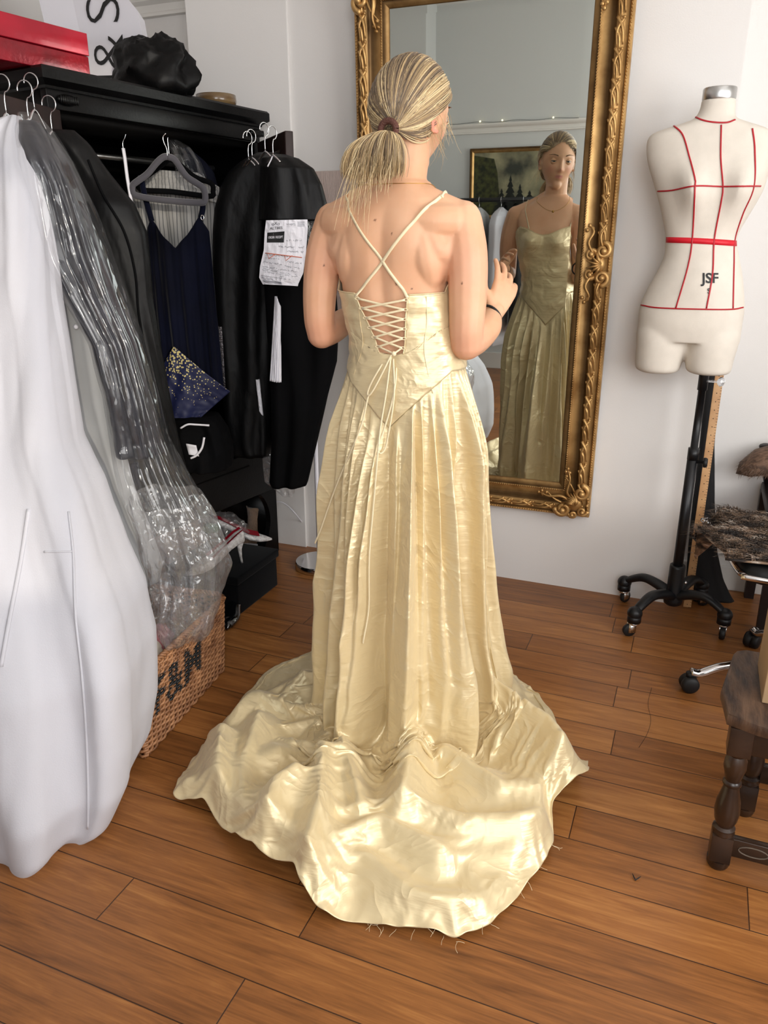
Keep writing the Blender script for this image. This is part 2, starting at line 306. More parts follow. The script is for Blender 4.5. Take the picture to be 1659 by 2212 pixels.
# rows of beads
bd = MB()
def beads(d, h, step, r):
    W2, z0, z1 = MW/2-d, d, MH-d
    for k in range(int((z1-z0)/step)+1):
        for sx in (-1, 1): bd.sphere((sx*W2, -h, z0+k*step), r, 5, 3)
    for k in range(int(2*W2/step)+1):
        for z in (z0, z1): bd.sphere((-W2+k*step, -h, z), r, 5, 3)
beads(.007, .034, .0095, .0036); beads(.100, .031, .0085, .0034)
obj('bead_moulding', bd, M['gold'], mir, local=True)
def horn(mb, pts, r0, r1, n=7, flat=0.6):
    p = smooth_path(pts, 5); m = len(p); mb.tube(p, [lerp(r0, r1, i/(m-1))*(0.55+0.45*math.sin(PI*min(1, (i+1)/(m*0.45))/2)) for i in range(m)], n, flat=flat)
def spiral(mb, cx, cz, r, a0, turns, sgn, y, th):
    p = []
    for i in range(26):
        t = i/25; a = a0+sgn*turns*2*PI*t; rr = r*(1-0.82*t); p.append((cx+rr*math.cos(a), y-0.012*t, cz+rr*math.sin(a)))
    th *= 1.45; mb.tube(p, [th*(1-0.45*i/25) for i in range(26)], 7); mb.sphere((p[-1][0], y-0.014, p[-1][2]), th*1.1, 7, 5)
# carved leaf band
lf = MB(); dB = .036
def leaf_unit(ox, oz, ax, az, s, ph):
    """one acanthus unit centred at (ox, oz) running along (ax, az)"""
    px, pz = -az, ax
    def q(u_, v_, y): return (ox+ax*u_*s+px*v_*s, -.041-y*s, oz+az*u_*s+pz*v_*s)
    horn(lf, [q(-.038, -.010, 0), q(-.01, .006, .006), (q(.03, .010, .003))], .0105*s, .003*s)
    horn(lf, [q(-.034, .008, 0), q(-.006, -.008, .007), (q(.036, -.007, .002))], .0095*s, .003*s)
    horn(lf, [q(-.012, -.013, 0), q(.010, -.001, .008), q(.040, .001, .004)], .008*s, .003*s)
    lf.sphere(q(.040, .008, .002), .005*s, 6, 4); lf.sphere(q(.040, -.008, .002), .005*s, 6, 4)
nz = int(MH/.088)
for k in range(nz):
    z = .05+(k+.5)*(MH-.1)/nz
    for sx in (-1, 1): leaf_unit(sx*(MW/2-dB), z, 0, -1, 1.12, k)
nx = int(MW/.088)
for k in range(nx):
    x = -MW/2+.05+(k+.5)*(MW-.1)/nx
    for z in (dB, MH-dB): leaf_unit(x, z, 1 if x < 0 else -1, 0, 1.0, k)
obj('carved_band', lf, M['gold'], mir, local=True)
def cartouche(cx, cz, sx, sz, name, mid=False):
    mb = MB(); y = -.048
    def P(a, b_, c=0): return (cx+sx*a, y-c, cz+sz*b_)
    if not mid:   # corner: a runs inwards along x, b inwards along z
        mb.sphere(P(.052, .052, -.004), .03, 10, 6, sc=(1, .55, 1))
        spiral(mb, cx+sx*.095, cz+sz*.030, .030, 0 if sx > 0 else PI, 1.3, -sx*sz, y, .008)
        spiral(mb, cx+sx*.030, cz+sz*.100, .030, PI/2 if sz > 0 else -PI/2, 1.3, sx*sz, y, .008)
        spiral(mb, cx+sx*.020, cz+sz*.028, .020, 0, 1.2, sx*sz, y, .006)
        spiral(mb, cx+sx*.055, cz+sz*.012, .016, PI, 1.2, -sx*sz, y, .005)
        for k in range(7):
            a = PI/2*k/6-0.15; horn(mb, [P(.05, .05, .010), P(.05+.022*math.cos(a+.6), .05+.022*math.sin(a+.6), .022), P(.05+.05*math.cos(a), .05+.05*math.sin(a), .006)], .010, .003)
        horn(mb, [P(.06, .07), P(.082, .10, .01), P(.075, .15, .006), P(.085, .185, 0)], .012, .004)
        horn(mb, [P(.07, .06), P(.10, .082, .01), P(.15, .075, .006), P(.185, .085, 0)], .012, .004)
        horn(mb, [P(.05, .09), P(.07, .13, .008), P(.095, .16, 0)], .008, .003); horn(mb, [P(.09, .05), P(.13, .07, .008), P(.16, .095, 0)], .008, .003)
        for q in ((.085, .19), (.078, .175), (.092, .178), (.088, .160)): mb.sphere(P(q[0], q[1], 0), .007, 7, 5); mb.sphere(P(q[1], q[0], 0), .007, 7, 5)
        for q in ((.004, .05), (.05, .002), (.008, .012), (.075, .004), (.004, .078)): mb.sphere(P(q[0], q[1], 0), .0065, 7, 5)
    else:
        for s_ in (1, -1):
            spiral(mb, cx+sx*.020, cz+s_*.045, .026, PI/2*s_, 1.3, s_*sx, y, .007); spiral(mb, cx+sx*.058, cz+s_*.030, .020, 0, 1.2, -s_*sx, y, .006)
            horn(mb, [P(.05, s_*sz*.03), P(.07, s_*sz*.07, .012), P(.055, s_*sz*.105, .006), P(.075, s_*sz*.13, 0)], .011, .003)
            horn(mb, [P(.02, s_*sz*.05), P(.03, s_*sz*.09, .01), P(.018, s_*sz*.12, 0)], .009, .003)
            for q in ((.07, .125), (.06, .115), (.078, .110)): mb.sphere(P(q[0], s_*sz*q[1], 0), .007, 7, 5)
        for k in range(6):
            a = -1.2+2.4*k/5; horn(mb, [P(.025, 0, .006), P(.025+.02*math.cos(a), .02*math.sin(a), .02), P(.025+.048*math.cos(a), .048*math.sin(a), .004)], .009, .003)
        mb.sphere(P(.03, 0, 0), .022, 9, 6, sc=(1, .6, 1.2))
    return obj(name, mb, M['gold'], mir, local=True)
for sx in (-1, 1):
    for sz in (-1, 1): cartouche(-sx*MW/2+sx*.004, .004 if sz > 0 else MH-.004, sx, sz, 'corner_carving')
    cartouche(-sx*MW/2+sx*.010, .93, sx, 1, 'side_carving', True)
# the glass with its bevelled border
mg = bpy.data.materials.new('silvered_glass'); mg.use_nodes = True; b = mg.node_tree.nodes['Principled BSDF']
b.inputs['Base Color'].default_value = (0.76, 0.805, 0.77, 1); b.inputs['Metallic'].default_value = 1; b.inputs['Roughness'].default_value = 0.012
gx, gz0, gz1 = MW/2-BAND+.002, BAND-.002, MH-BAND+.002; bw = .026
mb = MB(); mb.add([(-gx+bw, -.0107, gz0+bw), (gx-bw, -.0107, gz0+bw), (gx-bw, -.0107, gz1-bw), (-gx+bw, -.0107, gz1-bw), (-gx, -.0102, gz0), (gx, -.0102, gz0), (gx, -.0102, gz1), (-gx, -.0102, gz1)],
    [(0, 1, 2, 3), (4, 5, 1, 0), (5, 6, 2, 1), (6, 7, 3, 2), (7, 4, 0, 3)])
mb.box(-gx, gx, -.009, -.002, gz0, gz1)
obj('glass', mb, mg, mir, local=True, smooth=False)
# ================================================================== garments and cloth helpers
def lat(u, z, d):
    """point at height z and forward distance d seen in column u"""
    dep = d*math.cos(PITCH)+(CAM_H-z)*math.sin(PITCH); return _C*[1, 1, 0] + _H*d + _R*((u-829.5)/_f*dep) + _Z*z
def zv(v, d):
    return float(atd(829.5, v, d)[2])
def drape(name, rows, mt, parent=None, seed=0, folds=0.006, nf=7, nz=56, nt=84, crumple=0.004, cs=9.0, ex=0.75, label=None, cap=True, face=None, byz=False, mods=None):
    """closed hanging cloth body. rows: (v, uL, uR, d, half-depth)"""
    full = []; last = None
    for r in rows:
        r = list(r)
        if len(r) < 5: r += last[len(r):]
        full.append(r); last = r
    rr = np.array(full, float)
    if not byz: rr[:, 0] = [zv(a[0], a[3]) for a in full]
    rs = np.random.RandomState(seed); ph = rs.rand(12)*2*PI; fr_ = rs.uniform(0.6, 1.5, 12)
    s = np.linspace(0, 1, nz); L = np.concatenate([[0], np.cumsum(np.abs(np.diff(rr[:, 0]))+0.002)]); L /= L[-1]
    dd = _H if face is None else np.array(face, float); R = []
    for i in range(nz):
        z, ul, ur, d, hd = [np.interp(s[i], L, rr[:, k]) for k in range(5)]
        a = lat(ul, z, d); b_ = lat(ur, z, d); c = (a+b_)/2; hx = (b_-a)/2; W = np.linalg.norm(hx); ring = []
        for k in range(nt):
            th = 2*PI*k/nt; ct, st = math.cos(th), math.sin(th)
            cx = math.copysign(abs(ct)**ex, ct); sy = math.copysign(abs(st)**ex, st)
            p = c + hx*cx + dd*hd*sy
            arc = cx*W*1.0+sy*hd*0.7; q = Vector((arc*cs+seed*3.1+(5 if st < 0 else 0), z*cs*0.35, seed))
            f1 = sum(math.sin(nf*arc/max(W, 0.05)*fr_[j]*1.4+ph[j]+1.2*math.sin(z*3*fr_[j+3]+ph[j+4])) for j in range(3))/3
            f1 = math.copysign(abs(f1)**0.7, f1)
            env = min(1, 0.25+s[i]*1.6)
            cr_ = mnoise.noise(q)*1.0 + 0.5*mnoise.noise(q*2.3) + 0.25*abs(mnoise.noise(q*4.1))
            off = folds*env*f1 + crumple*cr_
            nrm = dd*math.copysign(abs(st), st) + hx/max(W, 1e-6)*ct*0.35
            ring.append(p + nrm*off)
        R.append(ring)
    mb = MB().rings(R, cap=cap); return obj(name, mb, mt, parent, label=label, mods=mods)
def sheet(name, top, bot, mt, parent=None, d=2.8, seed=0, folds=0.006, nf=5, nu=50, nv=50, bulge=0.02, th=0.003, crumple=0.003, label=None, dtop=None, dbot=None):
    """open cloth panel with its own thickness. top/bot: polylines of (u, v)"""
    T = np.array(top, float); B = np.array(bot, float)
    def pl(P, t):
        L = np.concatenate([[0], np.cumsum(np.linalg.norm(np.diff(P, axis=0), axis=1))]); L /= L[-1]; return np.array([np.interp(t, L, P[:, 0]), np.interp(t, L, P[:, 1])])
    rs = np.random.RandomState(seed); ph = rs.rand(6)*6.28
    def fn(t, s):
        p = pl(T, t)*(1-s)+pl(B, t)*s; dd = lerp(dtop or d, dbot or d, s)
        q = atd(p[0], p[1], dd); f1 = math.sin(nf*6.28*t+ph[0]+math.sin(3*s+ph[1]))+0.5*math.sin(nf*2.3*6.28*t+ph[2]+2*math.sin(2*s+ph[3]))
        return q - _H*(bulge*math.sin(PI*t)+folds*f1*(0.3+0.7*s)+crumple*mnoise.noise(Vector((t*7, s*9, seed))))
    return obj(name, MB().grid(fn, nu, nv), mt, parent, label=label, mods=[('SOLIDIFY', dict(thickness=th, offset=0))])
def hook(mb, p, r=0.019, up=0.03, ang=0.0, th=0.0016):
    """wire hook rising from p; the crook opens along direction ang in plan"""
    dx = np.array([math.cos(ang), math.sin(ang), 0]); p = np.array(p, float); pts = [p, p+_Z*up*0.6, p+_Z*up-dx*r*0.2]
    c = p+_Z*(up+r*1.05)
    for i in range(15):
        a = -PI*0.62+PI*1.32*i/14; pts.append(c+dx*r*(-math.sin(a)*-1 if False else math.sin(a)*-1)*-1*(-1)+_Z*r*math.cos(a))
    # crook: starts below-left, over the top, ends at the open side
    pts = [p, p+_Z*up*0.7] + [c+dx*r*math.sin(a)+_Z*r*math.cos(a) for a in np.linspace(PI*0.93, -PI*0.55, 16)][::1]
    mb.tube(smooth_path(pts, 3), th, 6)
M['wbag'] = mat('white_nonwoven_bag', srgb(205, 205, 212), 0.75, bump=0.25, bscale=320, bdist=0.0015, sheen=0.1, tlight=0.12)
M['greycloth'] = mat('pale_grey_cloth', srgb(176, 177, 178), 0.7, var=0.1, vscale=5, bump=0.15, bscale=200, bdist=0.001)
M['navyshiny'] = mat('slate_satin_in_film', srgb(30, 31, 40), 0.34, var=0.3, vscale=7, bump=0.7, bscale=9, bdist=0.02, coat=0.35, coatr=0.08, spec=.3)
M['blackbag'] = mat('black_garment_bag', srgb(8, 8, 9), 0.5, var=0.3, vscale=5, bump=0.5, bscale=16, bdist=0.012, spec=0.25, stretch=(1, 1, 0.5))
M['blackcloth'] = mat('black_wool', srgb(8, 8, 10), 0.85, var=0.4, vscale=6, bump=0.3, bscale=12, bdist=0.006, spec=.12)
M['navyvelvet'] = mat('navy_velvet', srgb(5, 9, 30), 0.75, var=0.5, vscale=5, sheen=0.1, bump=0.3, bscale=14, bdist=0.005, spec=.1)
M['navycloth'] = mat('navy_cloth', srgb(9, 12, 27), 0.8, var=0.3, spec=.15)
M['paper'] = mat('white_card_paper', srgb(230, 229, 236), 0.5, bump=0.1, bscale=12, bdist=0.003)
M['ink'] = mat('black_ink', srgb(18, 18, 20), 0.5)
# ------------------------------------------------------------------ the wardrobe
WA = math.radians(9.0); W0 = np.array([-1.650, 2.845, 0.0])
wd = thing('wardrobe', 'black painted wardrobe with open doors, crammed with hanging clothes', 'wardrobe', W0, PI/2-WA)
def wp(s, d, z): return W0+np.array([math.sin(WA), math.cos(WA), 0])*s+np.array([-math.cos(WA), math.sin(WA), 0])*d+_Z*z
WD = 0.45
mb = MB().rings([[(-.985+e, -.035+e2, z), (.0-e, -.035+e2, z), (.0-e, WD, z), (-.985+e, WD, z)] for e, e2, z in ((.022, .022, 1.735), (.02, .02, 1.742), (.008, .008, 1.750), (0, 0, 1.756), (0, 0, 1.782), (.006, .006, 1.789))], cap=True)
obj('cornice', mb, M['black'], wd, local=True, sharp=40)
obj('valance', MB().box(-.958, -.028, -.006, .02, 1.684, 1.737, bev=.002), M['black'], wd, local=True)
for s_ in (-.895, -.055):
    mb = MB(); mb.sphere((s_, -.014, 1.711), .036, 16, 8, sc=(1.0, .35, .42))
    for k in range(9): mb.sphere((s_-.028+.007*k, -.022, 1.711), .008, 6, 4, sc=(.5, .6, 1.5))
    obj('carved_boss', mb, M['black'], wd, local=True)
obj('side_panel', MB().box(-.958, -.930, 0.0, WD, .0, 1.684, bev=.003), M['black'], wd, local=True)
obj('side_panel', MB().box(-.052, -.028, 0.0, WD, .30, 1.684, bev=.003), M['black'], wd, local=True)
obj('back_panel', MB().box(-.93, -.052, WD-.015, WD, .30, 1.684), M['inside'], wd, local=True)
obj('top_panel', MB().box(-.93, -.052, .02, WD-.015, 1.66, 1.684), M['inside'], wd, local=True)
obj('shelf', MB().box(-.93, -.052, .0, WD-.015, .50, .525, bev=.003), M['black'], wd, local=True)
dr = obj('drawer', MB().box(-.925, -.056, -.004, .36, .30, .495, bev=.004), M['black'], wd, local=True)
obj('drawer_slot', MB().box(-.78, -.20, -.006, -.002, .44, .446), M['inside'], dr, local=True)
def leg_panel(s0, s1, flip):
    pts = []
    for i in range(13):
        t = i/12; w_ = (s1-s0)*(1-0.62*math.sin(PI*min(1, t*1.15))**0.8*(0.9 if t < .87 else .5)); pts.append((w_, .30*(1-t)))
    mb = MB(); R = []
    for y in (0.0, .025):
        ring = [((s1 if flip else s0), y, .30)]
        for w_, z in pts: ring.append(((s1-w_) if flip else s0+w_, y, z))
        ring.append(((s1 if flip else s0), y, 0)); R.append(ring)
    mb.rings(R, cap=True); return mb
obj('leg', leg_panel(-.135, -.028, True), M['black'], wd, local=True, smooth=False)
obj('leg', leg_panel(-.958, -.85, False), M['black'], wd, local=True, smooth=False)
obj('leg', MB().box(-.052, -.028, .025, WD, .0, .30), M['black'], wd, local=True)
obj('clothes_rail', MB().tube([(-.93, .22, 1.60), (-.052, .22, 1.60)], .011, 10), M['steel'], wd, local=True)
def door(hinge, end, z0, z1, th=.03):
    h = np.array(hinge); e = np.array(end); x = e-h; Ld = np.linalg.norm(x); x /= Ld; y = np.cross(_Z, x)
    Mx = Matrix(((x[0], y[0], 0, h[0]), (x[1], y[1], 0, h[1]), (0, 0, 1, 0), (0, 0, 0, 1)))
    mb = MB().box(0, Ld, -th/2, th/2, z0, z1, Mx, bev=.004); o = obj('door', mb, M['doorbrown'], wd)
    for sy in (-1, 1):
        q = MB(); fr_ = .055
        for a in ((fr_, Ld-fr_, z0+fr_, z0+fr_+.012), (fr_, Ld-fr_, z1-fr_-.012, z1-fr_), (fr_, fr_+.012, z0+fr_, z1-fr_), (Ld-fr_-.012, Ld-fr_, z0+fr_, z1-fr_)):
            q.box(a[0], a[1], min(sy*th/2, sy*(th/2+.006)), max(sy*th/2, sy*(th/2+.006)), a[2], a[3], Mx)
        obj('panel_moulding', q, M['doorbrown'], o)
hl = wp(-.945, -.02, 0); el = np.array([-1.70, 1.50, 0]); door(hl, el, .53, 1.68)
hr = wp(-.04, -.02, 0); er = np.array([-1.375, 2.545, 0]); door(hr, er, .53, 1.68)
# ------------------------------------------------------------------ on top of the wardrobe
M['redfoil'] = mat('red_patterned_foil', srgb(168, 14, 38), 0.28, 0.35, col2=srgb(110, 6, 24), vscale=7, bump=0.5, bscale=90, bdist=0.002, coat=0.4)
M['redlid'] = mat('red_foil_lid', srgb(186, 24, 50), 0.32, 0.3, col2=srgb(130, 8, 30), vscale=4, bump=0.25, bscale=60, bdist=0.002, coat=0.3)
rb = thing('gift_box', 'large glossy red gift box on the left end of the wardrobe top', 'box', wp(-.86, .2, 1.789), PI/2-WA)
c0 = np.array(atz(190, 170, 1.79)); rel = c0-W0; s0 = float(rel @ np.array([math.sin(WA), math.cos(WA), 0])); d0 = float(rel @ np.array([-math.cos(WA), math.sin(WA), 0]))
def wbox(mb, s0, s1, d0, d1, z0, z1, bev=.002):
    k = MB().box(s0, s1, d0, d1, z0, z1, bev=bev); mb.add([wp(*p) for p in k.v], k.f); return mb
obj('box_base', wbox(MB(), s0-.52, s0-.004, .02, .40, 1.7895, 1.845), M['redfoil'], rb); obj('box_lid', wbox(MB(), s0-.53, s0-.005, .014, .41, 1.846, 1.905), M['redlid'], rb)
# paper carrier bag lying on its side, end towards the room
pb = thing('paper_carrier_bag', 'white paper carrier bag with black lettering behind the red box', 'bag', aty(240, 170, 2.45))
def bagpt(u, v, y): return aty(u, v, y)
F = [np.array(aty(*q)) for q in ((150, -60, 2.50), (262, -20, 2.46), (312, 96, 2.46), (200, 178, 2.50))]
F = [np.array(aty(142, -70, 2.455)), np.array(aty(262, -20, 2.455)), np.array(aty(298, 24, 2.455)), np.array(aty(312, 100, 2.455)), np.array(aty(308, 212, 2.455)), np.array(aty(196, 180, 2.455))]
bk = [p+np.array([-.06, .11, 0.0]) for p in F]
mb = MB().rings([F, bk], cap=True); obj('bag_body', mb, M['paper'], pb, smooth=False)
mb = MB(); q = [F[0], F[5], F[5]+np.array([-.13, -.02, 0.03]), F[0]+np.array([-.13, -.02, .0])]; mb.add(q+[p+np.array([0, .004, 0]) for p in q], [(0, 1, 2, 3), (7, 6, 5, 4), (0, 4, 5, 1), (1, 5, 6, 2), (2, 6, 7, 3), (3, 7, 4, 0)]); obj('bag_gusset', mb, M['paper'], pb, smooth=False)
xd = np.array(aty(236, 0, 2.5))-np.array(aty(244, 120, 2.5)); yd = np.array(aty(180, 50, 2.5))-np.array(aty(300, 40, 2.5))
yd = np.cross(np.array([0, -1., 0]), xd); yd = np.array(aty(200, 60, 2.452))-np.array(aty(290, 78, 2.452))
for ch, (u, v), sz in (('&', (238, 114), .20), ('S', (226, 22), .21), ('I', (231, 166), .16)): obj('bag_letter', text_mesh(ch, sz, frame_mat(np.array(aty(u, v, 2.452)), xd, yd), thick=.0006, bold=-.0035), M['ink'], pb, smooth=False)
# black crumpled bag
def lump(name, c, r, mt, seed, parent=None, amp=.3, fr_=2.2, n=56, flatb=True, label=None, ridged=True):
    mb = MB(); R = []
    for i in range(n//2+1):
        ph = PI*i/(n//2); ph = min(max(ph, .02), PI-.02); ring = []
        for k in range(n):
            th = 2*PI*k/n; q = Vector((math.sin(ph)*math.cos(th), math.sin(ph)*math.sin(th), -math.cos(ph)))
            a = mnoise.noise(q*fr_+Vector((seed, 0, 0))); b_ = 1-abs(mnoise.noise(q*fr_*1.9+Vector((0, seed, 0))))*2; c_ = 1-abs(mnoise.noise(q*fr_*3.7+Vector((0, 0, seed))))*2
            s_ = 1+amp*(a*.9+(b_*.35+c_*.16 if ridged else 0)); p = q*s_
            z = p[2]*r[2]
            if flatb and z < -r[2]*.55: z = -r[2]*.55
            ring.append((c[0]+p[0]*r[0], c[1]+p[1]*r[1], c[2]+z))
        R.append(ring)
    mb.rings(R, cap=True); return obj(name, mb, mt, parent, label=label)
bc = np.array(aty(336, 166, 2.40)); tag(lump('crumpled_bag', bc+[0, 0, -.0], (.128, .10, .108), M['blackbag'], 4.2, amp=.34), 'crumpled shiny black bag lying on the wardrobe top', 'bag')
mb = MB(); wc = np.array(aty(474, 238, 2.62)); wz = 1.7895; wc = wp(-.19, .055, wz)
mb.lathe([(.062, .0), (.070, .005), (.073, .016), (.071, .036), (.065, .036), (.066, .016), (.05, .010), (.0005, .010)], wc, 32, cap=False)
tag(obj('wooden_dish', mb, mat('varnished_wood', srgb(120, 98, 66), .25, col2=srgb(96, 72, 46), vscale=12, stretch=(1, 1, 6), coat=.5)), 'round varnished wooden dish near the right end of the wardrobe top', 'dish')
# ------------------------------------------------------------------ clothes on the left door
tag(drape('garment_bag', [(250, 15, 40, 2.02, .02), (285, -40, 58, 2.02, .05), (330, -75, 78, 2.0, .07), (400, -95, 100, 1.97, .09), (520, -115, 113, 1.93, .10), (640, -140, 124, 1.9, .11), (800, -165, 148, 1.86, .12), (950, -180, 172, 1.82, .14), (1050, -190, 214, 1.78, .17), (1195, -200, 258, 1.74, .2), (1290, -205, 298, 1.7, .22), (1400, -205, 316, 1.66, .24), (1550, -200, 314, 1.62, .25), (1640, -180, 300, 1.59, .25), (1720, -150, 262, 1.57, .23), (1760, -120, 200, 1.56, .2)], M['wbag'], seed=3, folds=.034, nf=5, crumple=.030, cs=4.2, nz=120, nt=190),
    'huge white fabric garment bag reaching the floor at the left edge', 'garment bag')
def surf_line(o, pts, r, mt, name):
    from mathutils.bvhtree import BVHTree
    Vw = [o.matrix_basis @ v_.co for v_ in o.data.vertices]; bv = BVHTree.FromPolygons(Vw, [tuple(p.vertices) for p in o.data.polygons]); P = []
    for p in smooth_path([(a, c, 0) for a, c in pts], 10):
        r_ = Vector(ray(p[0], p[1])); r_.normalize(); loc, nr, i_, d_ = bv.ray_cast(Vector((0, 0, CAM_H)), r_)
        if loc is not None: P.append(np.array(loc))
    return obj(name, MB().tube(P, r, 6), mt, o)
wb_ = bpy.data.objects['garment_bag']
surf_line(wb_, [(148, 1105), (158, 1200), (163, 1330), (176, 1450), (186, 1580), (190, 1700), (190, 1790)], .0032, M['wbag'], 'seam'); surf_line(wb_, [(62, 1100), (45, 1210), (20, 1340), (2, 1440)], .005, M['wbag'], 'seam'); surf_line(wb_, [(95, 1192), (155, 1191)], .0025, M['wbag'], 'seam')
tag(drape('grey_trousers', [(540, 108, 190, 2.08, .03), (650, 116, 215, 2.08, .05), (750, 130, 232), (850, 140, 246), (950, 165, 262), (1050, 200, 285), (1150, 246, 322), (1225, 292, 348), (1250, 318, 345)], M['greycloth'], seed=5, folds=.012, nf=3, crumple=.01, cs=5), 'long pale grey trousers hanging between white bag and clear film', 'trousers')
o = atd(164, 706, 2.02); gb = MB().sphere(o, .0065, 10, 6); [ob for ob in [bpy.data.objects['grey_trousers']]]; obj('button', gb, M['paper'], bpy.data.objects['grey_trousers'], label='small white button')
tag(drape('slate_jacket', [(262, 48, 82, 2.04, .02), (300, 52, 110, 2.03, .05), (350, 62, 142, 2.02, .06), (400, 78, 168), (480, 95, 194), (560, 114, 222), (640, 152, 250), (740, 206, 290), (850, 236, 320), (930, 250, 340), (974, 256, 350), (980, 258, 348)], M['navyshiny'], seed=8, folds=.012, nf=5, crumple=.022, cs=11, nz=90, nt=110), 'slate grey jacket hanging inside shiny clear film', 'jacket')
tag(drape('black_garment_bag', [(282, 78, 160, 2.3, .02), (310, 92, 192, 2.3, .04), (350, 115, 218), (390, 130, 248), (440, 150, 288, 2.28, .05), (500, 165, 313), (560, 185, 320), (640, 215, 326), (760, 255, 346), (900, 295, 372), (1000, 325, 396), (1060, 345, 411), (1095, 372, 414)], M['blackbag'], seed=11, folds=.014, nf=4, crumple=.013, cs=6, nz=80, nt=100), 'long black garment bag hanging on the left door beside the jacket', 'garment bag')
o = bpy.data.objects['black_garment_bag']
sm = [atd(u, v, 2.22) for u, v in ((190, 345), (222, 420), (268, 500), (292, 590), (300, 680), (322, 800), (352, 940), (385, 1060))]
obj('zip_seam', MB().tube(smooth_path(sm, 8), .0035, 6), M['blackcloth'], o)
tag(drape('plastic_garment_cover', [(245, 40, 80, 2.0, .03), (280, 44, 108, 1.99, .06), (350, 58, 150, 1.98, .085), (450, 85, 196), (560, 110, 238), (640, 148, 262), (740, 200, 304), (850, 232, 334), (950, 250, 362), (1010, 262, 392, 1.98, .10), (1080, 284, 432, 1.98, .11)], M['film'], seed=15, folds=.008, nf=7, crumple=.02, cs=9, nz=80, nt=110, cap=False), 'clear plastic garment cover over the slate jacket', 'garment cover')
o = bpy.data.objects['plastic_garment_cover']
drape('bunched_hem', [(1075, 284, 430, 1.98, .11), (1130, 300, 462, 1.97, .11), (1180, 310, 484, 1.96, .12), (1230, 318, 490), (1280, 322, 480), (1330, 336, 460, 1.95, .09), (1365, 356, 446, 1.95, .07), (1385, 390, 425, 1.95, .03)], M['filmbunch'], parent=o, seed=16, folds=.012, nf=9, crumple=.05, cs=15, nz=70, nt=120, cap=False)
tag(drape('navy_gown', [(1000, 190, 300, 2.16, .03), (1100, 225, 305), (1180, 250, 308), (1290, 285, 322), (1310, 290, 318)], M['navycloth'], seed=19, folds=.01, nf=3), 'dark navy garment hem showing beside the white bag above basket', 'gown')
# wire hooks over the door edge
def hanger_on_door(p, ang, lab, w_=.20, mt='wire', drop=.06, face=None):
    t = thing('coat_hanger', lab, 'hanger', p, 0, 'coat hangers on the wardrobe doors'); mb = MB(); hook(mb, p, .02, .045, ang); obj('hook', mb, M['wire'], t)
    dx = np.array(face if face is not None else [math.cos(ang+PI/2), math.sin(ang+PI/2), 0], float); p = np.array(p, float)
    mb = MB(); mb.tube(smooth_path([p-dx*w_-_Z*drop, p-dx*w_*.5-_Z*drop*.4, p, p+dx*w_*.5-_Z*drop*.4, p+dx*w_-_Z*drop], 5), .003, 6); obj('shoulder_bar', mb, M[mt], t); return t
dl = (el-hl)/np.linalg.norm(el-hl); al = math.atan2(dl[1], dl[0])+PI/2
for u, v, dd, lab in ((14, 246, 2.10, 'wire hanger hook nearest the left edge, above white bag'), (62, 258, 2.12, 'wire hanger hook second from the left edge, above slate jacket'), (75, 238, 2.24, 'wire hanger hook standing behind the one above the slate jacket'), (113, 285, 2.26, 'wire hanger hook rightmost on the left wardrobe door')):
    hanger_on_door(atd(u, v, dd), al, lab, w_=.05)
M['hangplastic'] = mat('dark_grey_plastic', srgb(48, 50, 52), .35)
t = thing('plastic_hanger', 'dark grey plastic hanger end poking out over black garment bag', 'hanger', atd(140, 318, 2.26)); mb = MB(); mb.tube(smooth_path([atd(75, 285, 2.3), atd(105, 300, 2.29), atd(135, 318, 2.28), atd(160, 322, 2.28)], 5), [.009]*16, 8, flat=.6); obj('shoulder_arm', mb, M['hangplastic'], t)
# ------------------------------------------------------------------ inside the wardrobe
pin = bpy.data.materials.new('pinstripe_cotton'); pin.use_nodes = True; nt = pin.node_tree; b = nt.nodes['Principled BSDF']; b.inputs['Roughness'].default_value = .8
tc = N(nt, 'ShaderNodeTexCoord'); wv = N(nt, 'ShaderNodeTexWave', i_Scale=26.0, i_Distortion=0.6); wv.bands_direction = 'X'; nt.links.new(tc.outputs['Object'], wv.inputs['Vector']); cr = N(nt, 'ShaderNodeValToRGB')
e = cr.color_ramp.elements; e[0].position = .03; e[0].color = srgb(92, 92, 94); e[1].position = .16; e[1].color = srgb(158, 156, 152); nt.links.new(wv.outputs[0], cr.inputs[0]); nt.links.new(cr.outputs[0], b.inputs['Base Color'])
sh = thing('striped_shirt', 'grey pinstriped shirt hanging inside behind the navy velvet dress', 'shirt', atd(370, 600, 2.95))
sheet('shirt_body', [(276, 400), (300, 384), (345, 372), (420, 376), (466, 402), (476, 430)], [(350, 860), (400, 880), (440, 880), (488, 730)], pin, sh, d=2.95, seed=2, folds=.008, nf=7)
sheet('yoke', [(300, 380), (345, 368), (430, 374), (474, 405)], [(290, 420), (345, 418), (420, 424), (474, 440)], pin, sh, d=2.925, seed=3, folds=.003)
seq = mat('silver_sequins', srgb(150, 145, 148), .25, .8, bump=1.0, bscale=260, bdist=.004, col2=srgb(60, 56, 60), vscale=240)
tag(drape('sequin_top', [(705, 466, 488, 2.9, .012), (760, 470, 492), (820, 478, 496), (850, 484, 496)], seq, seed=4, folds=.002, nf=3), 'silver sequin garment edge hanging beside the speckled navy fabric', 'top')
vd = thing('velvet_dress', 'navy velvet strappy dress with V neck on a grey hanger', 'dress', atd(390, 700, 2.86))
sheet('dress_front', [(318, 498), (328, 470), (355, 508), (383, 536), (410, 505), (432, 468), (452, 500)], [(348, 860), (380, 870), (440, 870), (484, 850)], M['navyvelvet'], vd, d=2.84, seed=6, folds=.010, nf=4, bulge=.03)
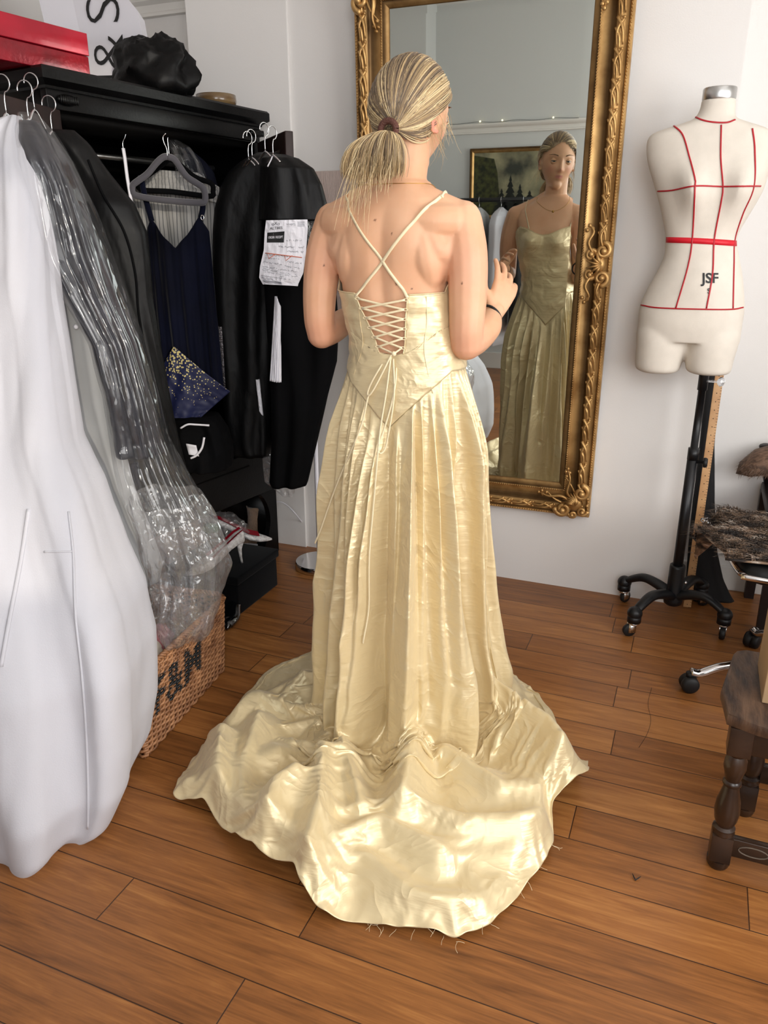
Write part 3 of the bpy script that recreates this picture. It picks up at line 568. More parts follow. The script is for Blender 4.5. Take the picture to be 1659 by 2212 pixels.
for a in ([(304, 378), (312, 420), (328, 478)], [(437, 432), (438, 450), (432, 478)]): obj('shoulder_strap', MB().tube(smooth_path([atd(u, v, 2.83) for u, v in a], 5), .010, 8, flat=.3, up=_H), M['navyvelvet'], vd)
obj('strap_slider', MB().tube([atd(437, 470, 2.815)+_Z*.008*math.cos(a)+_R*.005*math.sin(a) for a in np.linspace(0, 6.28, 13)], .0016, 6), M['chrome'], vd)
M['greyvelvet'] = mat('grey_velvet_hanger', srgb(78, 76, 82), .8, sheen=.3)
hg = thing('velvet_hanger', 'grey velvet hanger carrying the navy velvet dress in the wardrobe', 'hanger', atd(362, 400, 2.84)); D_ = 2.80
tri = [(362, 338), (352, 340), (338, 352), (318, 376), (296, 392), (286, 402), (290, 420), (320, 428), (370, 434), (430, 438), (443, 432), (440, 408), (425, 396), (402, 380), (378, 346), (362, 338)]
obj('hanger_bar', MB().tube(smooth_path([atd(u, v, D_) for u, v in tri], 4), .0105, 8, flat=.55, up=_H), M['greyvelvet'], hg)
obj('hook', MB().tube(smooth_path([atd(u, v, D_) for u, v in ((362, 340), (360, 322), (354, 308), (352, 296), (358, 288))], 5), .002, 6), M['wire'], hg)
h2 = thing('velvet_hanger', 'black velvet hanger directly behind the grey velvet one', 'hanger', atd(380, 400, 2.9)); D_ = 2.88
tri = [(366, 342), (350, 356), (320, 378), (300, 392), (306, 410), (370, 414), (452, 424), (460, 414), (456, 396), (420, 382), (384, 352), (366, 342)]
obj('hanger_bar', MB().tube(smooth_path([atd(u, v, D_) for u, v in tri], 4), .009, 8, flat=.55, up=_H), M['blackcloth'], h2)
obj('hook', MB().tube(smooth_path([atd(u, v, D_) for u, v in ((366, 344), (364, 322), (362, 300), (366, 288))], 5), .002, 6), M['wire'], h2)
tag(drape('navy_wrap_dress', [(320, 392, 408, 2.99, .02), (345, 398, 440), (372, 404, 462), (410, 420, 472), (520, 440, 478), (700, 445, 486)], M['navycloth'], seed=21, folds=.006), 'navy blue dress under film behind the hangers in the wardrobe', 'dress')
tag(drape('crumpled_film', [(298, 360, 372, 2.92, .012), (318, 362, 412, 2.92, .03), (350, 376, 436), (380, 384, 448), (410, 392, 446), (432, 402, 440, 2.9, .01)], M['film'], seed=22, folds=.006, crumple=.03, cs=22, cap=False), 'crumpled clear film bunched at the hanger hooks in the wardrobe', 'garment cover')
wh = thing('white_hanger', 'white plastic hanger seen edge on near the wardrobe\'s left side', 'hanger', atd(278, 430, 2.82))
obj('shoulder_bar', MB().tube(smooth_path([atd(u, v, 2.8) for u, v in ((266, 320), (270, 345), (275, 385), (282, 425), (284, 438))], 5), [.007]*21, 8, flat=.7), M['paper'], wh)
obj('hook', MB().tube(smooth_path([atd(u, v, 2.8) for u, v in ((266, 322), (265, 308), (270, 296), (272, 285))], 5), .0017, 6), M['wire'], wh)
# navy cloth with a scatter of gold specks
gs = bpy.data.materials.new('gold_speckled_navy'); gs.use_nodes = True; nt = gs.node_tree; b = nt.nodes['Principled BSDF']; L = nt.links.new
tc = N(nt, 'ShaderNodeTexCoord'); vo = N(nt, 'ShaderNodeTexVoronoi', i_Scale=120.0); L(tc.outputs['Object'], vo.inputs['Vector']); sx = N(nt, 'ShaderNodeSeparateXYZ'); L(tc.outputs['Object'], sx.inputs[0])
mr = N(nt, 'ShaderNodeMapRange'); mr.inputs[1].default_value = .04; mr.inputs[2].default_value = .26; mr.inputs[3].default_value = .08; mr.inputs[4].default_value = .5; L(sx.outputs[2], mr.inputs[0])
lt = N(nt, 'ShaderNodeMath', operation='LESS_THAN'); L(vo.outputs['Distance'], lt.inputs[0]); L(mr.outputs[0], lt.inputs[1])
wn = N(nt, 'ShaderNodeSeparateColor'); L(vo.outputs['Color'], wn.inputs[0]); l2 = N(nt, 'ShaderNodeMath', operation='LESS_THAN'); L(wn.outputs[0], l2.inputs[0])
mr2 = N(nt, 'ShaderNodeMapRange'); mr2.inputs[1].default_value = .03; mr2.inputs[2].default_value = .24; mr2.inputs[3].default_value = .25; mr2.inputs[4].default_value = 1.0; L(sx.outputs[2], mr2.inputs[0]); L(mr2.outputs[0], l2.inputs[1])
an = N(nt, 'ShaderNodeMath', operation='MULTIPLY'); L(lt.outputs[0], an.inputs[0]); L(l2.outputs[0], an.inputs[1]); mx = N(nt, 'ShaderNodeMixRGB'); mx.inputs[1].default_value = srgb(22, 28, 66); mx.inputs[2].default_value = srgb(205, 190, 128); L(an.outputs[0], mx.inputs[0]); L(mx.outputs[0], b.inputs['Base Color'])
b.inputs['Roughness'].default_value = .55
tag(sheet('speckled_skirt', [(352, 790), (378, 747), (430, 790), (497, 846)], [(342, 880), (366, 896), (400, 916), (436, 900)], gs, d=2.74, seed=7, folds=.005, nf=2, bulge=.02), 'navy fabric with scattered gold specks low in the wardrobe', 'skirt')
tag(drape('black_folded_clothes', [(900, 380, 470, 2.74, .10), (930, 372, 492), (965, 376, 500, 2.74, .12), (1003, 380, 500)], M['blackcloth'], seed=31, folds=.01, crumple=.03, cs=12), 'heap of black clothes on the wardrobe floor', 'clothes')
for a in ([(390, 925), (405, 917), (420, 917), (452, 919)],): obj('white_piping', MB().tube(smooth_path([atd(u, v, 2.60) for u, v in a], 5), .0035, 6), M['paper'], bpy.data.objects['black_folded_clothes'])
tag(obj('white_label', MB().grid(lambda a, s: atd(lerp(402, 424, a)+6*s, lerp(958, 962, a)+24*s, 2.60+.01*math.sin(3*s)), 5, 5), M['paper'], mods=[('SOLIDIFY', dict(thickness=.002))]), 'small white label lying on the heap of black clothes', 'label')
tag(obj('white_strap', MB().tube(smooth_path([atd(u, v, 2.6) for u, v in ((441, 945), (436, 968), (424, 984), (412, 990))], 5), .004, 6), M['paper']), 'white curved strap hanging off the heap of black clothes', 'strap')
# ------------------------------------------------------------------ clothes on the right door
tag(drape('black_suit_cover', [(330, 556, 606, 2.93, .02), (345, 528, 620, 2.93, .05), (370, 498, 622), (400, 480, 620), (450, 466, 616), (500, 462, 612), (600, 463, 604), (700, 470, 596), (800, 480, 592), (900, 487, 590), (960, 492, 588), (983, 505, 584)], M['blackbag'], seed=41, folds=.013, nf=5, crumple=.012, cs=6, nz=70, nt=110), 'black suit cover with rounded shoulder hanging on the right wardrobe door', 'garment bag')
cape = drape('black_garment_cover', [(334, 574, 618, 2.80, .02), (343, 566, 646, 2.79, .05), (365, 564, 678, 2.78, .07), (400, 563, 696), (440, 562, 706), (476, 562, 710)], M['blackbag'], seed=43, folds=.012, nf=4, crumple=.012, cs=9, nt=110)
tag(cape, 'short black garment cover with a drawstring neck, above the pinned receipt', 'garment bag')
obj('drawstring', MB().tube(smooth_path([atd(u, v, 2.7) for u, v in ((588, 338), (586, 344), (582, 352), (578, 360))], 4), .0022, 6), M['paper'], cape, label='white knotted string')
tag(drape('black_overcoat', [(470, 566, 700, 2.82, .03), (560, 566, 716, 2.82, .05), (640, 572, 726), (700, 576, 730), (780, 582, 726), (850, 588, 708), (950, 590, 684), (1040, 586, 663), (1047, 590, 660)], M['blackcloth'], seed=45, folds=.014, nf=4, crumple=.01, cs=6, nt=110), 'long black coat below the receipt on the right wardrobe door', 'coat')
tag(sheet('white_shirt_tail', [(594, 640), (598, 640), (606, 662)], [(583, 822), (594, 824), (607, 826)], M['paper'], d=2.75, dtop=2.75, seed=9, folds=.004, bulge=.01), 'white shirt front showing between the black coats', 'shirt')
tag(sheet('white_cuff', [(553, 820), (560, 819)], [(561, 888), (568, 898)], M['paper'], d=2.84, seed=9, folds=.002, bulge=.005), 'sliver of white cloth low between the black coats', 'cloth')
tag(drape('foil_wrapping', [(478, 664, 690, 2.72, .02), (500, 664, 688), (540, 662, 684), (560, 662, 680)], M['film'], seed=48, folds=.004, crumple=.025, cs=30, cap=False), 'crinkled clear film sticking out beside the receipt', 'film')
tag(drape('clear_bag_hem', [(984, 566, 590, 2.9, .02), (1015, 569, 634), (1040, 572, 640), (1072, 612, 634, 2.9, .01)], M['filmbunch'], seed=49, folds=.004, crumple=.008, cap=False), 'clear plastic hem hanging below the black coat', 'garment cover')
for u, v, dd, lab in ((537, 345, 2.83, 'wire hanger hook farthest left on the right wardrobe door'), (545, 342, 2.78, 'wire hanger hook second from the left on the right wardrobe door'), (573, 328, 2.74, 'wire hanger hook third from the left on the right wardrobe door'), (590, 336, 2.70, 'wire hanger hook farthest right on the right wardrobe door, with a white string')):
    hanger_on_door(atd(u, v, dd), math.atan2((er-hr)[1], (er-hr)[0])+PI/2+.5, lab, w_=.03, drop=.02)
# receipt pinned to the coats
rc = thing('receipt', 'crumpled white order receipt pinned to the black clothes', 'receipt', atd(610, 540, 2.66))
RD = 2.655
def rq(a, s, off=0.0):
    L_ = np.array([(575, 476), (572, 500), (570, 540), (562, 575), (560, 600), (568, 614)], float); R_ = np.array([(664, 474), (665, 492), (661, 545), (655, 590), (645, 612), (643, 618)], float); kk = np.linspace(0, 1, 6)
    l = np.array([np.interp(s, kk, L_[:, i]) for i in (0, 1)]); r = np.array([np.interp(s, kk, R_[:, i]) for i in (0, 1)]); p = lerp(l, r, a)
    return atd(p[0], p[1], RD+.006*mnoise.noise(Vector((a*4, s*5, 1)))+.004*abs(mnoise.noise(Vector((a*9, s*9, 4))))-off-.012*math.sin(PI*a))
obj('sheet', MB().grid(lambda a, s: rq(a, s), 30, 40), M['paper'], rc, smooth=False, mods=[('SOLIDIFY', dict(thickness=.0008, offset=-1))])
def paint(txt, a, s, size, mt, name, ah=None, bold=0, italic=0):
    k = text_mesh(txt, 1.0, Matrix.Identity(4), thick=0, bold=bold); V = np.array(k.v); W_ = V[:, 0].max()-V[:, 0].min(); sc_ = (ah/W_) if ah else size; k.v = [tuple(rq(a+x*sc_, s-y*sc_*.78, .0022)) for x, y, z in V]; return obj(name, k, mt, rc, smooth=False)
blk = MB().grid(lambda a, s: rq(.06+.40*a, .215+.105*s, .0015), 8, 4); obj('black_banner', blk, M['ink'], rc, label='black banner')
paint('ALTBES', .26, .155, 0, M['ink'], 'heading', ah=.30); paint('ORDER / RECEIPT', .26, .268, 0, M['paper'], 'banner_text', ah=.34, bold=.01); paint('X', .24, .065, .10, M['ink'], 'emblem'); paint('O   O', .24, .08, .08, M['ink'], 'emblem_rings')
M['biro'] = mat('blue_grey_biro', srgb(96, 100, 112), .5); M['redpen'] = mat('orange_red_pen', srgb(214, 120, 92), .5)
hw = MB(); rs = np.random.RandomState(5)
for li, (s_, a0, a1) in enumerate([(.09, .5, .72), (.11, .6, .8), (.30, .52, .9), (.36, .34, .96), (.40, .55, .95), (.455, .05, .6), (.49, .08, .45), (.51, .6, .94), (.545, .04, .5), (.56, .55, .92), (.60, .06, .85), (.63, .08, .45), (.655, .05, .9), (.685, .08, .92), (.72, .5, .7), (.755, .04, .8), (.785, .05, .4), (.82, .1, .35)]):
    a = a0; pts = []
    while a < a1:
        pts.append(rq(a, s_+rs.uniform(-.010, .010), .0025)); a += .010
        if rs.rand() < .12:
            if len(pts) > 2: hw.tube(pts, .00045, 3)
            pts = []; a += .02
    if len(pts) > 2: hw.tube(pts, .00045, 3)
obj('handwriting', hw, M['biro'], rc)['kind'] = 'stuff'
pr_ = MB()
for s_ in (.05, .07, .09, .11, .13, .15): pr_.tube([rq(a, s_, .0025) for a in np.linspace(.76, .93, 6)], .0004, 3)
for s_ in (.865, .88, .90, .915, .95): pr_.tube([rq(a, s_, .0025) for a in np.linspace(.06, .55, 8)], .0004, 3)
obj('small_print', pr_, M['biro'], rc)['kind'] = 'stuff'
rp = MB(); rp.tube([rq(a, .435+.02*a, .003) for a in np.linspace(.05, .92, 12)], .0014, 4)
for a in (.16, .56): rp.tube([rq(a-.05, .45, .003), rq(a, .50, .003), rq(a+.13, .44, .003)], .0011, 4)
obj('red_marks', rp, M['redpen'], rc)
# textured board leaning behind the clothes
bm_ = mat('ribbed_beige_fabric', srgb(196, 178, 170), .9, bump=.8, bscale=60, bdist=.004, stretch=(8, 8, .5), var=.1, vscale=30)
p0 = aty(640, 362, 2.885); p1 = aty(800, 377, 2.885)
tag(obj('fabric_board', MB().box(p0[0], p1[0], 2.872, 2.894, 1.05, (p0[2]+p1[2])/2, bev=.002), bm_), 'beige ribbed fabric board against the wall behind the woman', 'board')
# ------------------------------------------------------------------ wicker hamper
HA = np.array([-1.312, 1.841, 0.0]); HB = np.array([-1.254, 1.376, 0.0]); hd_ = (HB-HA)/np.linalg.norm(HB-HA); hn = np.array([hd_[1], -hd_[0], 0])
if hn[0] > 0: hn = -hn      # hn points into the basket, away from the camera
HL = float(np.linalg.norm(HB-HA)); HD = .36; HZ = .262
def wicker():
    m = bpy.data.materials.new('woven_willow'); m.use_nodes = True; nt = m.node_tree; b = nt.nodes['Principled BSDF']; L = nt.links.new
    at = N(nt, 'ShaderNodeAttribute', attribute_name='paint'); tc = N(nt, 'ShaderNodeTexCoord'); n1 = N(nt, 'ShaderNodeTexNoise', i_Scale=30.0, i_Detail=3.0); L(tc.outputs['Object'], n1.inputs['Vector'])
    cr = N(nt, 'ShaderNodeValToRGB'); e = cr.color_ramp.elements; e[0].position = .3; e[0].color = srgb(112, 70, 42); e[1].position = .7; e[1].color = srgb(186, 134, 92); L(n1.outputs[0], cr.inputs[0])
    mx = N(nt, 'ShaderNodeMixRGB'); mx.inputs[2].default_value = srgb(18, 20, 22); L(at.outputs['Fac'], mx.inputs[0]); L(cr.outputs[0], mx.inputs[1]); L(mx.outputs[0], b.inputs['Base Color']); b.inputs['Roughness'].default_value = .5; return m
M['wicker'] = wicker()
ham = thing('wicker_hamper', 'wicker hamper with black painted lettering behind the big white bag', 'hamper', HA+hd_*HL/2+hn*HD/2)
# lettering painted on the canes: glyph triangles tested per vertex
gl = text_mesh('F&M', .15, Matrix.Identity(4), thick=0, bold=.0035); GV = np.array(gl.v)[:, :2]; tris = []
for f in gl.f:
    for k in range(1, len(f)-1): tris.append((GV[f[0]], GV[f[k]], GV[f[k+1]]))
TA = np.array(tris)
def painted(P):
    """P: points (along face from A, height)"""
    out = np.zeros(len(P)); Q = np.stack([(0.295-P[:, 0])*1.0, (P[:, 1]-.155)*.92+0.12*(P[:, 0]-.27)*0], 1)
    for t in TA:
        v0 = t[2]-t[0]; v1 = t[1]-t[0]; v2 = Q-t[0]; d00 = v0@v0; d01 = v0@v1; d11 = v1@v1; d02 = v2@v0; d12 = v2@v1; den = d00*d11-d01*d01
        if abs(den) < 1e-14: continue
        a = (d11*d02-d01*d12)/den; b_ = (d00*d12-d01*d02)/den; out[(a >= 0) & (b_ >= 0) & (a+b_ <= 1)] = 1
    return out
mb = MB(); corners = [HA, HA+hd_*HL, HA+hd_*HL+hn*HD, HA+hn*HD]; per = [HL, HD, HL, HD]; tot = sum(per); ns = 216
def onper(s):
    s = s % tot
    for i in range(4):
        if s <= per[i]: a, b_ = corners[i], corners[(i+1) % 4]; t = s/per[i]; p = a+(b_-a)*t; nd = [-hn, hd_, hn, -hd_][i]; return p, nd
        s -= per[i]
nrow = 31; stp = tot/72
for r in range(nrow):
    z = .008+r*(HZ-.014)/(nrow-1); pts = []
    for k in range(ns+1):
        s = tot*k/ns; p, nd = onper(s); lean = .02*(z/HZ)
        pts.append(p+nd*(.0052*math.sin(PI*s/stp+PI*(r % 2))+lean)+_Z*(z+.0035*math.sin(PI*s/stp*1.0+PI*(r % 2)+1.2)))
    mb.tube(pts, .0043, 5, cap=False)
for k in range(72):
    p, nd = onper((k+.5)*stp); mb.tube([p, p+nd*.02+_Z*HZ], .003, 5)
V = np.array(mb.v); ho = obj('woven_body', mb, M['wicker'], ham)
Pf = np.stack([(V-HA)@hd_, V[:, 2]], 1); pv = painted(Pf); pv[((V-HA)@hn) > .03] = 0
at_ = ho.data.attributes.new('paint', 'FLOAT', 'POINT'); at_.data.foreach_set('value', pv.astype(np.float32))
mb = MB()
for w_ in range(3):
    pts = []
    for k in range(ns+1):
        s = tot*k/ns; p, nd = onper(s); a = s*160+w_*2.1; pts.append(p+nd*(.02+.006*math.cos(a))+_Z*(HZ+.004+.006*math.sin(a)))
    mb.tube(pts, .0045, 5, cap=False)
obj('braided_rim', mb, M['wicker'], ham)
obj('lid', MB().box(0, HL, 0, .012, 0, HD, Matrix(((hd_[0], hn[0], -hn[0]*-.55, HA[0]+hn[0]*(HD-.02)), (hd_[1], hn[1], -hn[1]*-.55, HA[1]+hn[1]*(HD-.02)), (0, 0, .83, HZ+.005), (0, 0, 0, 1)))), M['wicker'], ham, label='open wicker lid leaning back')
cf = lambda u, v, z: atz(u, v, z)
tag(lump('cream_cloth', HA+hd_*.36+hn*.12+_Z*.235, (.12, .09, .05), mat('cream_cloth', srgb(216, 205, 190), .85), 2.2, amp=.2), 'cream cloth folded in the hamper beside the white bag', 'cloth')
tag(lump('pink_cloth', HA+hd_*.25+hn*.08+_Z*.235, (.05, .05, .04), mat('dusty_pink_cloth', srgb(176, 112, 116), .85), 6.2, amp=.2), 'dusty pink cloth peeping from the hamper below clear film', 'cloth')
# ------------------------------------------------------------------ black shoe box with shoes
M['blackfelt'] = mat('black_felt', srgb(7, 8, 11), .95, bump=.3, bscale=400, bdist=.001, sheen=.05, spec=.1)
bx = thing('storage_box', 'black fabric storage box on the floor under the lace heel', 'box', (-1.63, 2.34, 0), math.radians(2))
obj('box_body', MB().box(-1.775, -1.475, 2.195, 2.49, 0.0, .125, bev=.006), M['blackfelt'], bx)
obj('box_lid', MB().box(-1.785, -1.467, 2.187, 2.498, .1255, .158, bev=.006), M['blackfelt'], bx)
lace = mat('white_lace', srgb(222, 220, 218), .6, bump=1.0, bscale=130, bdist=.004, col2=srgb(176, 172, 170), vscale=90); redl = mat('red_lining', srgb(150, 12, 34), .45)
hs = thing('lace_heel', 'white lace stiletto with red lining standing on the black box', 'shoe', atz(505, 1200, .158))
ht = np.array(atz(523, 1216, .158))     # heel tip
sd = np.array([-.55, -.83, 0]); sd /= np.linalg.norm(sd); sp = np.array([sd[1], -sd[0], 0])
def sh_pt(t, w_, z): return ht+sd*t+sp*w_+_Z*z
R = []; prof = [(-.012, .013, .088, .125), (-.006, .022, .084, .140), (.02, .027, .080, .128), (.05, .027, .066, .108), (.09, .030, .038, .082), (.13, .036, .014, .056), (.17, .034, .003, .042), (.20, .022, .002, .026), (.222, .006, .003, .012)]
for t, w_, z0, z1 in prof:
    ring = []
    for k in range(20):
        a = 2*PI*k/20; ca, sa = math.cos(a), math.sin(a); ring.append(sh_pt(t, w_*ca*(1 if sa < 0 else .9), z0+(z1-z0)*(.5+.5*math.copysign(abs(sa)**.6, sa))))
    R.append(ring)
obj('upper', MB().rings(R, cap=True), lace, hs)
mb = MB(); R = []
for t, w_, z0, z1 in prof[1:6]: R.append([sh_pt(t, w_*.88*c_, z1+.0012-.004*(1-abs(c_))) for c_ in np.linspace(-1, 1, 9)])
mb.rings(R, close=False); obj('lining', mb, redl, hs, label='red lining')
obj('heel', MB().tube([sh_pt(.004, 0, .085), sh_pt(.006, 0, .06), sh_pt(.004, 0, .03), sh_pt(0, 0, .001)], [.014, .008, .0055, .0045], 10), lace, hs)
h2 = thing('lace_heel', 'second white lace stiletto behind, pointing the other way', 'shoe', atz(505, 1160, .158)); o2 = np.array(atz(470, 1180, .158)); sd2 = np.array([.75, .60, 0]); sd2 /= np.linalg.norm(sd2); sp2 = np.array([sd2[1], -sd2[0], 0]); R = []
for t, w_, z0, z1 in prof:
    ring = []
    for k in range(20):
        a = 2*PI*k/20; ca, sa = math.cos(a), math.sin(a); ring.append(o2+sd2*t+sp2*w_*ca*.9+_Z*(z0+(z1-z0)*(.5+.5*sa)*.8))
    R.append(ring)
obj('upper', MB().rings(R, cap=True), lace, h2); R = [[o2+sd2*t+sp2*w_*.85*c_+_Z*(z0+(z1-z0)*.8+.001) for c_ in np.linspace(-1, 1, 9)] for t, w_, z0, z1 in prof[1:7]]; obj('lining', MB().rings(R, close=False), redl, h2, label='red lining')
fz = mat('beige_teddy_fleece', srgb(150, 122, 98), .95, bump=1.0, bscale=180, bdist=.006, sheen=.5, var=.15, vscale=60); wool = mat('pale_wool_lining', srgb(120, 118, 112), .95, bump=.6, bscale=80, bdist=.006)
def boot(c, ang, lab):
    c = np.array(c, float); t = thing('fleece_boot', lab, 'boot', c, 0); dx = np.array([math.cos(ang), math.sin(ang), 0]); dy = np.array([-dx[1], dx[0], 0]); R = []
    for z, a, b_, off in ((.018, .095, .040, .03), (.04, .098, .043, .03), (.06, .085, .043, .02), (.08, .062, .043, .004), (.10, .050, .043, 0), (.14, .047, .044, 0), (.175, .050, .048, -.002), (.19, .053, .051, -.002), (.193, .050, .048, -.002), (.18, .044, .042, -.002), (.12, .038, .036, 0)):
        R.append([c+dx*(off+a*math.cos(q))+dy*b_*math.sin(q)+_Z*(z+.003*math.sin(5*q)) for q in np.linspace(0, 2*PI, 28, endpoint=False)])
    obj('upper', MB().rings(R[:9]), fz, t); obj('lining', MB().rings(R[8:], cap=True), wool, t)
    obj('sole', MB().rings([[c+dx*(.03+.098*s_*math.cos(q))+dy*.043*s_*math.sin(q)+_Z*z for q in np.linspace(0, 2*PI, 28, endpoint=False)] for z, s_ in ((0, .97), (.004, 1), (.018, 1))], cap=True), M['paper'], t)
    obj('pull_loop', MB().tube([c-dx*.052+_Z*.165, c-dx*.072+_Z*.185, c-dx*.066+_Z*.195, c-dx*.050+_Z*.192], .006, 6), fz, t)
    lg = c+dy*-.046+_Z*.145; obj('logo_patch', MB().sphere(lg, .012, 10, 5, sc=(1.2, .2, .8)), wool, t)
b1 = atz(560, 1180, 0.0); boot((b1[0]-.01, b1[1]+.02, 0), PI+.3, 'beige fleece boot under the wardrobe, in front of the other'); b2 = atz(540, 1150, 0); boot((b2[0]-.09, b2[1]+.02, 0), PI-.2, 'beige fleece boot deeper under the wardrobe, mostly hidden')
tag(lump('plastic_shoe_bag', np.array(atz(478, 1160, .20))+[-.02, .05, 0], (.09, .08, .07), M['filmbunch'], 9.1, amp=.3), 'clear crumpled plastic bag beside the fleece boots', 'bag')
gk = np.array(atz(455, 1142, .30)); tag(lump('green_pouch', gk, (.035, .025, .02), mat('green_glitter', srgb(20, 92, 50), .5, bump=1, bscale=200, bdist=.004), 3.3, amp=.15), 'small green pouch beside the clear film bundle', 'pouch')
# black court shoe behind the hamper
c = np.array(atz(492, 1358, .0)); t = thing('black_court_shoe', 'black patent court shoe on the floor behind the hamper', 'shoe', c); pat = mat('black_patent', srgb(8, 9, 12), .12, coat=1.0); dx = np.array([.35, -.93, 0]); dy = np.array([-dx[1], dx[0], 0]); R = []
for tt, w_, z1 in ((-.19, .022, .07), (-.15, .026, .065), (-.10, .028, .05), (-.06, .036, .035), (-.03, .034, .034), (0, .022, .025), (.018, .006, .012)):
    R.append([c+dx*tt+dy*w_*math.cos(q)+_Z*(.003+z1*(.5+.5*math.sin(q))) for q in np.linspace(0, 2*PI, 18, endpoint=False)])
obj('upper', MB().rings(R, cap=True), pat, t); obj('heel', MB().box(-.012, .012, -.012, .012, 0, .05, Matrix.Translation(tuple(c-dx*.18))), pat, t)
# chrome lamp foot and its white flex
lc = np.array(atz(690, 1224, 0)); fl = thing('floor_lamp', 'lamp with round chrome foot, mostly hidden behind the gown', 'lamp', lc)
obj('base', MB().lathe([(.0005, 0), (.100, 0), (.104, .004), (.104, .026), (.100, .031), (.0005, .033)], lc, 48, cap=False), M['chrome'], fl, sharp=40)
obj('pole', MB().tube([lc+_Z*.03, lc+_Z*.62], .009, 12), M['paper'], fl)
fx = [atz(668, 1150, .03)+[0, .0, 0], aty(640, 1112, 2.84), aty(618, 1090, 2.84), aty(600, 1084, 2.84), aty(575, 1092, 2.85), aty(545, 1098, 2.86)]
obj('flex', MB().tube(smooth_path(fx, 6), .0028, 6), M['paper'], fl, label='white flex')
# ================================================================== dress form on its stand
def remesh(mb, name, mt, voxel=.005, smooth_it=6, parent=None, label=None):
    """join overlapping solids into one continuous skin"""
    me = bpy.data.meshes.new('tmp'); me.from_pydata(mb.v, [], mb.f); me.update(); o = bpy.data.objects.new('tmp', me); COL.objects.link(o)
    r = o.modifiers.new('r', 'REMESH'); r.mode = 'VOXEL'; r.voxel_size = voxel; s = o.modifiers.new('s', 'SMOOTH'); s.iterations = smooth_it; s.factor = .6
    dg = bpy.context.evaluated_depsgraph_get(); dg.update(); e = o.evaluated_get(dg).to_mesh(); V = np.empty(len(e.vertices)*3); e.vertices.foreach_get('co', V); V = V.reshape(-1, 3); F = [tuple(p.vertices) for p in e.polygons]
    bpy.data.objects.remove(o); bpy.data.meshes.remove(me); k = MB(); k.v = V.tolist(); k.f = F; return k
def cyrings(rows, Y, ex=.9, n=48, fn=None, rot=0.0):
    """rows (v,uL,uR,half depth) on the plane y=Y"""
    R = []
    for v, ul, ur, hd in rows:
        a = np.array(aty(ul, v, Y)); b_ = np.array(aty(ur, v, Y)); c = (a+b_)/2; z = c[2]; hw = (b_[0]-a[0])/2; ring = []
        for k in range(n):
            th = 2*PI*k/n; ct, st = math.cos(th), math.sin(th); ct = math.copysign(abs(ct)**ex, ct); st = math.copysign(abs(st)**ex, st)
            x, y = hw*ct, hd*st
            if fn: y += fn(x/hw, st, z)
            ring.append((c[0]+x, Y+y, z))
        R.append(ring)
    return R
MY = 2.74; canvas = mat('calico_canvas', srgb(219, 211, 199), .85, bump=.35, bscale=420, bdist=.0008, var=.05, vscale=25)
def resample(rows, n):
    A = np.array(rows, float); L = np.concatenate([[0], np.cumsum(np.hypot(np.diff(A[:, 0]), .5*np.diff(A[:, 1])))]); P = smooth_path(A, 6); P = np.array(P); return P
tors = [(214, 1516, 1591, .046), (235, 1512, 1589, .048), (255, 1499, 1590, .052), (264, 1475, 1606, .056), (272, 1446, 1628, .058), (280, 1420, 1650, .060), (290, 1403, 1666, .064), (310, 1397, 1673, .072), (345, 1399, 1670, .082), (380, 1408, 1660, .092), (415, 1418, 1648, .095), (460, 1429, 1622, .088), (500, 1436, 1598, .080), (522, 1437, 1592, .078), (555, 1434, 1597, .082), (590, 1418, 1604, .090), (630, 1396, 1608, .098), (665, 1382, 1609, .102), (700, 1378, 1604, .102), (735, 1376, 1599, .09)]
def bust(x, st, z):
    r = 0
    if st < 0:
        for bx in (-.28, .62): r -= .045*math.exp(-((x-bx)/.26)**2-((z-1.475)/.06)**2)*min(1, -st*1.5)
        r -= .012*math.exp(-((x-.15)/.5)**2-((z-1.2)/.07)**2)
    else: r += .03*math.exp(-((z-1.12)/.08)**2)*min(1, st*1.5)
    return r
mb = MB().rings(cyrings(resample(tors, 60), MY, fn=bust), cap=True)
for ul, ur, ub0, ub1, vb in ((1376, 1492, 1371, 1471, 800), (1482, 1600, 1479, 1582, 804)):
    rows = [(690, ul+12, ur-10, .075), (715, ul, ur, .085), (745, lerp(ul, ub0, .3), lerp(ur, ub1, .3), .088), (775, lerp(ul, ub0, .8), lerp(ur, ub1, .8), .084), (vb-9, ub0+1, ub1-1, .08), (vb-2, ub0+5, ub1-5, .075), (vb+2, ub0+15, ub1-15, .062)]
    mb.rings(cyrings(resample(rows, 20), MY), cap=True)
k = remesh(mb, 'x', canvas, .0055, 5)
mq = thing('dress_form', 'cream canvas dress form with red tape lines on a wheeled stand', 'dress form', (.03, 2.76, 0))
tb = obj('torso', k, canvas, mq)
from mathutils.bvhtree import BVHTree
bvh = BVHTree.FromPolygons([Vector(p) for p in k.v], k.f)
def hit(u, v, b=None, off=.0015):
    r = Vector(ray(u, v)); r.normalize(); loc, nr, i, d = (b or bvh).ray_cast(Vector((0, 0, CAM_H)), r)
    if loc is None: return None, None
    if nr.dot(r) > 0: nr = -nr
    return np.array(loc+nr*off), np.array(nr)
